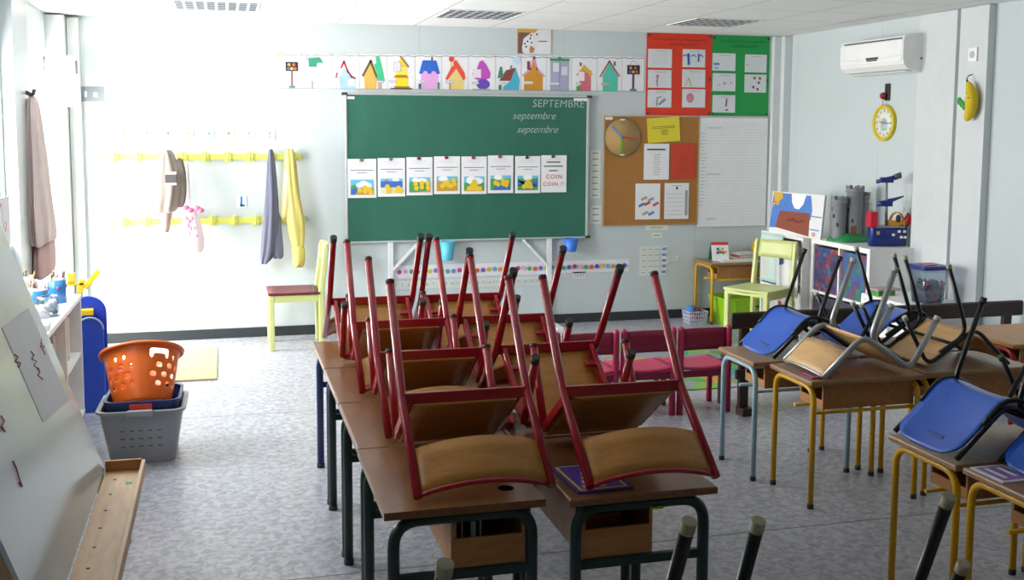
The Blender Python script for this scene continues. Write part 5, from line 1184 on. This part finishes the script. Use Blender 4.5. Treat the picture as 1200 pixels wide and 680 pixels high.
# ---- painting of a house under a blue sky, leaning at the back
a, b_ = Zp(900.5, 273.5, .80), Zp(961, 281.5, .80); U = (b_-a); w_ = U.length; U.normalize(); Nn = U.cross(Vector((0,0,1))); V = (Vector((0,0,1))-Nn*.10).normalized()
a = a-Nn*.02
sh = Sheet((a.x, a.y, .802), U, V, w_, .335, paint('#e6e6e4', .6), .018); sh.t = .018
BLP = paint('#4f7ec8', .7, 0, .12, 12); sh.poly([(.02,.98),(.75,.96),(.80,.62),(.78,.4),(.2,.16),(.0,.14)], BLP)
sh.poly([(.18,.55),(.22,.56),(.76,.56),(.78,.03),(.12,.16)], paint('#8a4632', .7, 0, .15, 10)); sh.poly([(.38,.97),(.66,.97),(.62,.75),(.55,.63),(.46,.64),(.40,.78)], CLD)
sh.poly([(.03,.99),(.2,.99),(.22,.85),(.16,.8),(.14,.66),(.08,.72),(.02,.6),(.05,.8)], paint('#d0a838', .7)); sh.rect(.03, .74, .1, .77, P_('#c8584a')); sh.line([(.35,.35),(.45,.38),(.55,.33),(.66,.37)], .02, P_('#7a3c2c')); sh.line([(.8,.5),(.98,.49)], .008, BLP); sh.line([(.8,.2),(.96,.19)], .008, BLP); sh.rect(.84, .05, .9, .14, P_('#c8a898'))
sh.solo('painting', 'child\'s painting of a brown house under blue sky leaning on the corner bookcase', 'painting')
# ---- castle toy
cc_ = Zp(995, 285, .80); cs = thing('toy_castle', 'grey toy castle on a green base on top of the white cube bookcase', 'toy', (max(4.50, cc_.x), 6.98, .80), -.2644); ST = paint('#83858a', .6, 0, .1, 30); ST2 = paint('#6f7176', .6); GB = paint('#1f8a48', .5)
q = MB(); q.grid(lambda u, v: Vector((.165*(1-.62*v**2)*(1+.08*math.sin(6*PI*u))*math.cos(2*PI*u), .105*(1-.62*v**2)*(1+.08*math.sin(6*PI*u+1))*math.sin(2*PI*u), .001+.065*v)), 40, 7, GB, closed=True)
q.lathe([(.03, .05), (.035, .056), (.001, .057)], GB, (0,0,0), 16); q.build('green_base', cs)
def tower(x, y, r, z0, h, nm):
    t_ = MB(); t_.lathe([(r*1.06, z0), (r, z0+.02), (r, z0+h-.05), (r*1.15, z0+h-.04), (r*1.15, z0+h-.014), (r*.92, z0+h-.014), (r*.9, z0+h-.03), (.001, z0+h-.03)], ST, (x, y, 0), 20)
    c = t_
    for k in range(7): a_ = 2*PI*k/7; c.box((-.011, -.006, 0), (.011, .006, .022), ST, Matrix.Translation((x+r*1.04*math.cos(a_), y+r*1.04*math.sin(a_), z0+h-.016)) @ Matrix.Rotation(a_+PI/2, 4, 'Z'))
    o = t_.build(nm, cs); w_ = MB()
    for a_, z_ in ((3.6, .55), (4.2, .35), (2.9, .72)): MB().box((-.006, -.003, -.014), (.006, .003, .014), BLACKP, Matrix.Translation((x+r*math.cos(a_), y+r*math.sin(a_), z0+h*z_)) @ Matrix.Rotation(a_+PI/2, 4, 'Z')).build('arrow_slit', o)
tower(-.085, .0, .052, .02, .31, 'low_tower'); tower(.03, .01, .058, .02, .39, 'tall_tower'); tower(.105, .045, .042, .03, .33, 'rear_tower')
q = MB(); q.box((-.06, -.005, .03), (.02, .03, .19), ST2); q.box((.03, .01, .03), (.11, .05, .24), ST2)
for k in range(4): q.box((.035+.019*k, .01, .24), (.045+.019*k, .05, .262), ST2)
q.build('curtain_wall', cs); q = MB(); q.box((-.035, -.0095, .06), (-.005, -.0055, .20), BLACKP); q.box((-.012, -.050, .06), (.03, -.046, .12), paint('#8a5a3a', .6)); q.build('gate', cs)
# ---- pirate ship toy
ps = thing('toy_ship', 'navy toy sailing ship with red and yellow parts beside the toy castle', 'toy', (4.575, 6.625, .80), -.2644); ps.scale = (1.05, 1.15, 1.62); NV = paint('#1c2f7a', .3); hull = MB(); secs = []
for k in range(11):
    s = k/10; x = -.125+.25*s; wv = .052*math.sin(PI*(.22+.62*s))**.8*(1-.5*max(0, s-.75)*4*.6); zt_ = .088+.02*(2*s-1)**2; ring = []
    for j in range(14):
        a_ = 2*PI*j/14; cy, cz = math.cos(a_), math.sin(a_); ring.append(Vector((x, wv*cy*(1 if cz > -.2 else .8), .003+(zt_-.003)*(.5+.5*max(-1, min(1, cz*1.3))))))
    secs.append(ring)
hull.loft(secs, NV); hull.build('hull', ps)
q = MB(); q.box((-.135, -.045, .086), (-.085, .045, .155), paint('#c8203a', .4)); q.build('stern_cabin', ps, bevel=.004)
q = MB(); q.box((-.09, -.045, .085), (.10, .045, .093), paint('#8a8c92', .5)); q.build('deck', ps)
q = MB(); q.tube([(-.01, 0, .09), (-.02, 0, .29)], [.010, .007], paint('#7d8088', .4), 10); q.build('mast', ps)
q = MB(); q.tube([(-.09, 0, .285), (.055, 0, .31)], .009, NV, 8); q.box((-.06, -.02, .282), (.02, .02, .305), NV); q.build('upper_spar', ps); q = MB(); q.tube([(-.08, 0, .185), (.0, 0, .20), (.10, 0, .222)], [.009, .011, .003], NV, 8); q.box((-.06, -.02, .178), (.02, .02, .202), NV); q.build('lower_spar', ps)
q = MB(); q.tube([(.03, 0, .305), (.075, 0, .315)], .014, paint('#5a5c62', .4), 12); q.build('crow_nest', ps)
q = MB(); q.grid(lambda u, v: Vector((.06+.05*math.cos(PI*v), -.02+.04*u, .092+.06*math.sin(PI*v))), 6, 14, paint('#d9941c', .4)); q.box((.0, -.02, .093), (.11, .02, .115), paint('#d9941c', .4)); q.lathe([(.016, 0), (.016, .004), (.001, .005)], CAPG, (.06, -.021, .125), 12, Matrix.Rotation(PI/2, 4, 'X')); q.build('paddle_housing', ps, solid=.003)
q = MB(); q.lathe([(.02, 0), (.03, .045), (.024, .047), (.014, .004), (.001, .002)], paint('#b81c34', .3), (.115, 0, .10), 16, Matrix.Rotation(.9, 4, 'Y')); q.build('red_funnel', ps)
q = MB(); q.ball((.10, 0, .165), .012, PAPER, 10, 7); q.build('white_flag_knob', ps)
for x, z in ((.06, .07), (.075, .045), (.095, .07), (.10, .045), (.02, .055)): MB().box((x-.008, -.0575, z-.005), (x+.008, -.045, z+.005), PAPER).build('hull_marking', ps)
MB().box((-.09, -.049, .055), (-.07, -.043, .07), paint('#c9a040', .5)).build('hull_marking', ps)

# ---- low white cabinet with clear tub
LC = thing('low_cabinet', 'low white cabinet before the pillar carrying the clear tub', 'cabinet', (4.27, 5.79, 0)); q = MB(); q.box((0, 0, 0), (.40, .67, .50), WHITE); q.build('carcass', LC, bevel=.004)
q = MB()
for y, yh in ((.02, .29), (.345, .385)):
    o = MB().box((-.014, y, .03), (-.001, y+.305, .47), WHITE).build('door', LC, bevel=.003); k = MB(); k.tube([(-.03, yh, .30), (-.03, yh, .40)], .006, PILG, 8)
    for z in (.305, .395): k.tube([(-.03, yh, z), (-.013, yh, z)], .004, PILG, 6)
    k.build('handle', o)
cx = Yp(1086, 357, 6.0); t = thing('storage_jar', 'clear plastic tub with blue lid and coloured bits on the low white cabinet', 'tub', (cx.x, 6.0, .50)); q = MB()
hz = .225; q.loft([rr(.075, .075, .02, .001), rr(.095, .095, .022, hz), rr(.092, .092, .022, hz), rr(.072, .072, .02, .004)], CLEAR); q.build('clear_body', t)
q = MB(); q.loft([rr(.10, .10, .026, hz), rr(.104, .104, .026, hz+.006), rr(.104, .104, .026, hz+.022), rr(.096, .096, .026, hz+.026)], paint('#2a2f86', .35)); q.build('lid', t)
q = MB(); q.box((-.05, -.05, hz+.0262), (.03, .03, hz+.031), paint('#b04a6a', .4)); q.build('lid_grip', t, bevel=.002)
rd = random.Random(4); q = MB(); DKS = paint('#4a5a70', .6)
q.loft([rr(.070, .070, .018, .006), rr(.078, .078, .018, .075), rr(.077, .077, .018, .11)], DKS)
for k in range(70):
    c_ = ['#5a6a80', '#b85060', '#4a7ab0', '#3f8a78', '#6a7a90', '#c05a6a', '#7a5a8a'][rd.randrange(7)]; M = Matrix.Translation((rd.uniform(-.065, .065), rd.uniform(-.075, .06), rd.uniform(.10, .145))) @ Euler((rd.random()*3, rd.random()*3, rd.random()*3)).to_matrix().to_4x4()
    q.box((-.014, -.01, -.006), (.014, .01, .006), paint(c_, .5), M)
for k in range(40):
    c_ = ['#5a6a80', '#b85060', '#4a7ab0', '#3f8a78', '#6a7a90'][rd.randrange(5)]; z = rd.uniform(.02, .1); hw = .0725+.005*(z/.1); q.box((-.012, -hw-.003, -.008), (.012, -hw+.004, .008), paint(c_, .5), Matrix.Translation((rd.uniform(-.06, .06), 0, z)))
tag(q.build('contents', t), kind='stuff')
gbx = Zp(1022, 357, .50); o = block('box', 'small green box at the left end of the low white cabinet', 'box', (0,0,0), (.13,.09,.035), paint('#4f9a3a', .5), (4.30, 6.30, .5), 0)
block('magazine', 'pink and white magazine lying on the small green box', 'magazine', (0,0,0), (.19,.12,.012), paint('#c9a0a8', .5), (4.285, 6.285, .5355), .05, 0, None, PG)

# ---- dark bench seen from behind
be = thing('bench', 'long dark brown wooden bench with its back to the desks', 'bench', (3.73, 5.42, 0)); bx0, bx1 = -.98, .98
q = MB(); q.box((bx0, -.015, .505), (bx1, .015, .60), WD_DARK); q.build('backrest', be, bevel=.012)
q = MB(); q.box((bx0+.04, -.012, .215), (bx1-.04, .012, .27), WD_DARK); q.build('rear_rail', be, bevel=.003)
q = MB(); q.box((bx0+.10, .016, .27), (bx1-.02, .32, .295), WD_DARK); q.build('seat', be, bevel=.006)
for x in (bx0+.105, bx1-.085):
    q = MB(); q.box((x-.028, .016, .03), (x+.028, .05, .59), WD_DARK); q.box((x-.03, -.03, 0), (x+.045, .06, .045), WD_DARK); q.build('rear_leg', be, bevel=.004)
    q = MB(); q.box((x-.028, .25, 0), (x+.028, .30, .27), WD_DARK); q.build('front_leg', be, bevel=.004)
block('picture_book', 'red and blue picture book lying on the dark bench near its right end', 'book', (0,0,0), (.2,.16,.09), paint('#a83448', .5), (4.28, 5.52, .2955), .15, 0, None, paint('#3a5aa0', .6))
block('toy_box', 'small red box lying on the dark bench behind the blue chairs', 'box', (0,0,0), (.07,.07,.07), paint('#c83a34', .5), (3.55, 5.50, .2955), .2)

# ---- row of pink children's chairs seen from behind
PKM = paint('#b52a55', .38, 0, .05); PKD = paint('#8e1c3c', .38, 0, .05)
def kid_chair(label, x):
    t = thing('small_chair', label, 'chair', (x, 5.53, 0), 0, 'small crimson pink wooden chairs in a row'); w2 = .167
    for s in (-1, 1):
        q = MB(); q.lathe([(.019, 0), (.019, .49), (.0175, .502), (.010, .511), (.001, .514)], PKM, (s*(w2-.018), 0, 0), 14); q.build('back_post', t)
        q = MB(); q.lathe([(.0175, 0), (.0175, .258)], PKM, (s*(w2-.018), .24, 0), 14); q.build('front_leg', t)
    q = MB(); q.slab(lambda u, v: (Vector(((2*u-1)*(w2-.03), .010*(1-(2*u-1)**2), .372+.125*v)), Vector((0,1,0))), 11, 4, PKD, .014); q.build('backrest', t)
    q = MB(); q.slab(lambda u, v: (Vector(((2*u-1)*(w2-.004-.028*(1 if v < .02 else 0)), -.012+.30*v, .270-.012*(1-(2*u-1)**2))), Vector((0,0,1))), 11, 6, PKM, .014); q.build('seat', t)
    q = MB(); q.box((-w2+.03, -.006, .215), (w2-.03, .010, .25), PKD); q.box((-w2+.03, .234, .222), (w2-.03, .25, .255), PKD)
    for s in (-1, 1): q.box((s*(w2-.018)-.008, .012, .222), (s*(w2-.018)+.008, .228, .255), PKD)
    q.build('apron', t)
for k, (x, lb) in enumerate(((1.61, 'crimson pink small chair glimpsed behind the red chairs, leftmost of the row'), (1.956, 'crimson pink small chair, second of the row from the left'), (2.302, 'crimson pink small chair, second of the row from the bench'), (2.648, 'crimson pink small chair next to the dark bench'))): kid_chair(lb, x)
# ---- play rug
m, nt, bs = nodes('play_rug_print', .95); tc, s_ = xyz(nt); v = nt.nodes.new('ShaderNodeTexVoronoi'); v.inputs['Scale'].default_value = 6.5; nd = nt.nodes.new('ShaderNodeTexNoise'); nd.inputs['Scale'].default_value = 4
nt.links.new(tc.outputs['Object'], nd.inputs['Vector']); va = nt.nodes.new('ShaderNodeVectorMath'); va.operation = 'MULTIPLY_ADD'; va.inputs[1].default_value = (.35, .35, 0); nt.links.new(nd.outputs['Color'], va.inputs[0]); nt.links.new(tc.outputs['Object'], va.inputs[2]); nt.links.new(va.outputs[0], v.inputs['Vector'])
r = nt.nodes.new('ShaderNodeValToRGB'); r.color_ramp.interpolation = 'CONSTANT'
for i, (p_, c) in enumerate(((0, '#5f9a4a'), (.2, '#8c9098'), (.42, '#cf8a3a'), (.52, '#7fae4e'), (.64, '#9da2ac'), (.76, '#b04a58'), (.83, '#d6d8da'), (.92, '#4a9a8a'))):
    e = r.color_ramp.elements[i] if i < 2 else r.color_ramp.elements.new(p_)
    e.position = p_; e.color = rgb(c)
sp = nt.nodes.new('ShaderNodeSeparateColor'); nt.links.new(v.outputs['Color'], sp.inputs[0]); nt.links.new(sp.outputs[0], r.inputs[0]); nt.links.new(r.outputs[0], bs.inputs['Base Color'])
tag(MB().box((1.55, 6.03, 0), (3.55, 7.5, .008), m).build('play_rug', bevel=.003), 'colourful play rug on the floor beyond the pink chairs', 'rug')

# ---- air conditioner, clock and the rest on the right wall
ac = thing('air_conditioner', 'white wall-mounted air conditioner high on the right wall', 'air conditioner', (XR, 6.87, 2.03)); y0, y1 = -.39, .39
prof = [(0, .0), (-.06, .0), (-.15, .02), (-.188, .055), (-.198, .10), (-.198, .215), (-.185, .25), (-.12, .262), (0, .262)]
q = MB(); q.prism([(a_, b__) for a_, b__ in prof], lambda u, v, t: Vector((u-.001, y1+(y0-y1)*t, v)), paint('#eeeeec', .3)); q.build('housing', ac, bevel=.006)
q = MB(); q.box((-.2015, y0+.012, .075), (-.1975, y1-.012, .222), paint('#f2f2f0', .25)); q.build('front_panel', ac, bevel=.002)
q = MB(); q.box((-.1995, y0+.02, .228), (-.192, y1-.05, .236), CAPG); q.build('intake_slot', ac)
q = MB(); q.add([Vector((-.2022, .03, .092)), Vector((-.2022, -.09, .092)), Vector((-.2022, -.11, .118)), Vector((-.2022, .05, .118))], [(0,1,2,3)], CAPG); q.build('display', ac, solid=.001)
q = MB(); q.tube([(-.2022, y1-.02-.74*i/20, .118-.016*math.sin(PI*i/20)) for i in range(21)], .0012, paint('#c4c6c8', .4), 5); q.bar((-.125, y0+.03, .008), (-.125, y1-.03, .008), .05, .006, paint('#dcdedd', .3), (0,0,1)); q.build('flap_line', ac)
q = MB(); q.box((-.06, y0-.002, .09), (-.03, y0+.001, .10), CAPG); q.build('side_vent', ac)
ctr_ = Xp(1038, 144); ck2 = thing('wall_clock', 'round yellow-rimmed wall clock below the air conditioner', 'clock', (XR, ctr_.y, ctr_.z)); RM = Matrix.Rotation(-PI/2, 4, 'Y')
q = MB(); q.lathe([(.134, 0.001), (.134, .022), (.122, .034), (.110, .026), (.108, .012)], paint('#d8c41c', .35), (0,0,0), 40, RM); q.build('rim', ck2)
q = MB(); q.lathe([(.110, .010), (.110, .014)], paint('#eeeeea', .5), (0,0,0), 36, RM)
q.build('dial', ck2); q = MB(); q.lathe([(.05, .0145), (.05, .0155)], paint('#a8cfe0', .6), (0,0,-.012), 24, RM, 1.0, .8); q.ball((-.0155, .0, .0), .018, paint('#d8a878', .6), 10, 6, (.1, 1, 1)); q.box((-.0165, -.035, -.055), (-.0155, .035, -.04), paint('#9ac88a', .6))
for k in range(12): a_ = 2*PI*k/12; q.box((-.016, -.004, -.008), (-.0145, .004, .008), paint('#8a6a6a', .6), Matrix.Translation((0, .09*math.sin(a_), .09*math.cos(a_))))
q.build('dial_print', ck2); q = MB(); q.bar((-.019, 0, 0), (-.019, -.085, -.004), .004, .006, BLACKP, (1,0,0)); q.build('clock_hand', ck2); q = MB(); q.bar((-.021, 0, 0), (-.021, .055, .008), .004, .007, paint('#a03030', .4), (1,0,0)); q.build('clock_hand', ck2)
a_ = Xp(1041.5, 98); b_ = Xp(1041.5, 118); th_ = thing('wall_bell', 'black plate with a dark red knob on the right wall above the clock', 'bell', (XR, a_.y, b_.z)); q = MB(); q.box((-.014, -.027, 0), (-.001, .027, a_.z-b_.z), paint('#2a2628', .4)); q.build('plate', th_, bevel=.003)
q = MB(); q.ball((-.03, .018, .035), .026, paint('#8a1f30', .3), 14, 9); q.tube([(-.014, .018, .035), (-.03, .018, .035)], .01, paint('#8a1f30', .3), 8); q.build('knob', th_); q = MB(); q.tube([(-.03, .02, .01), (-.03, .022, -.04)], .004, paint('#d8a0a8', .5), 6); q.build('cord', th_)
s1 = Xp(1141, 64, XR-.056); sk = thing('wall_socket', 'white wall socket near the top of the right-hand pillar', 'socket', (XR-.055, s1.y, s1.z)); q = MB(); q.box((-.012, -.042, -.045), (-.001, .042, .045), WHITE); q.build('cover', sk, bevel=.004); q = MB(); q.lathe([(.022, 0), (.022, .003), (.018, .003), (.016, .0005), (.001, .0005)], PILG, (-.012, 0, 0), 20, RM); q.build('outlet', sk)
# banana plush hung on the pillar
bc = Xp(1139, 112, XR-.13); bt = thing('banana_plush', 'yellow plush banana with a green leaf hanging on the right-hand pillar', 'plush toy', (XR-.056, bc.y+.075, bc.z+.02)); bt.scale = (.85, .85, .85); q = MB(); n_ = 18; pts = []; rad = []
for i in range(n_+1):
    s = i/n_; ang_ = -1.15+2.1*s; pts.append(Vector((-.055, .055-.115*math.cos(ang_)*1.0+.02*s, -.02-.165*math.sin(-ang_)-.035))); rad.append(.006+.040*math.sin(PI*min(1, .06+.9*s))**.75)
YB = paint('#d9b818', .75, 0, .1, 30, .2); q.tube(pts, rad, YB, 16); q.build('body', bt, sub=1)
q = MB(); e_ = pts[-1]; q.tube([e_, e_+Vector((0, .012, .02))], [.009, .006], paint('#4a4030', .7), 8); q.tube(fillet([e_+Vector((0, .012, .02)), e_+Vector((.02, .02, .05)), (-.001, e_.y+.02, e_.z+.06)], .01), .004, CAPG, 6); q.build('stalk', bt)
q = MB()
for k in range(3): q.ball((-.06, .03+.028*k, -.10+.02*k), .028, paint('#3f9a3a', .8), 12, 8, (.4, .8, 1.1))
q.build('leaf', bt)
q = MB(); q.ball((-.092, -.035, -.0), .006, BLACKP, 8, 6); q.ball((-.095, -.06, -.04), .006, BLACKP, 8, 6); q.build('button_eye', bt)
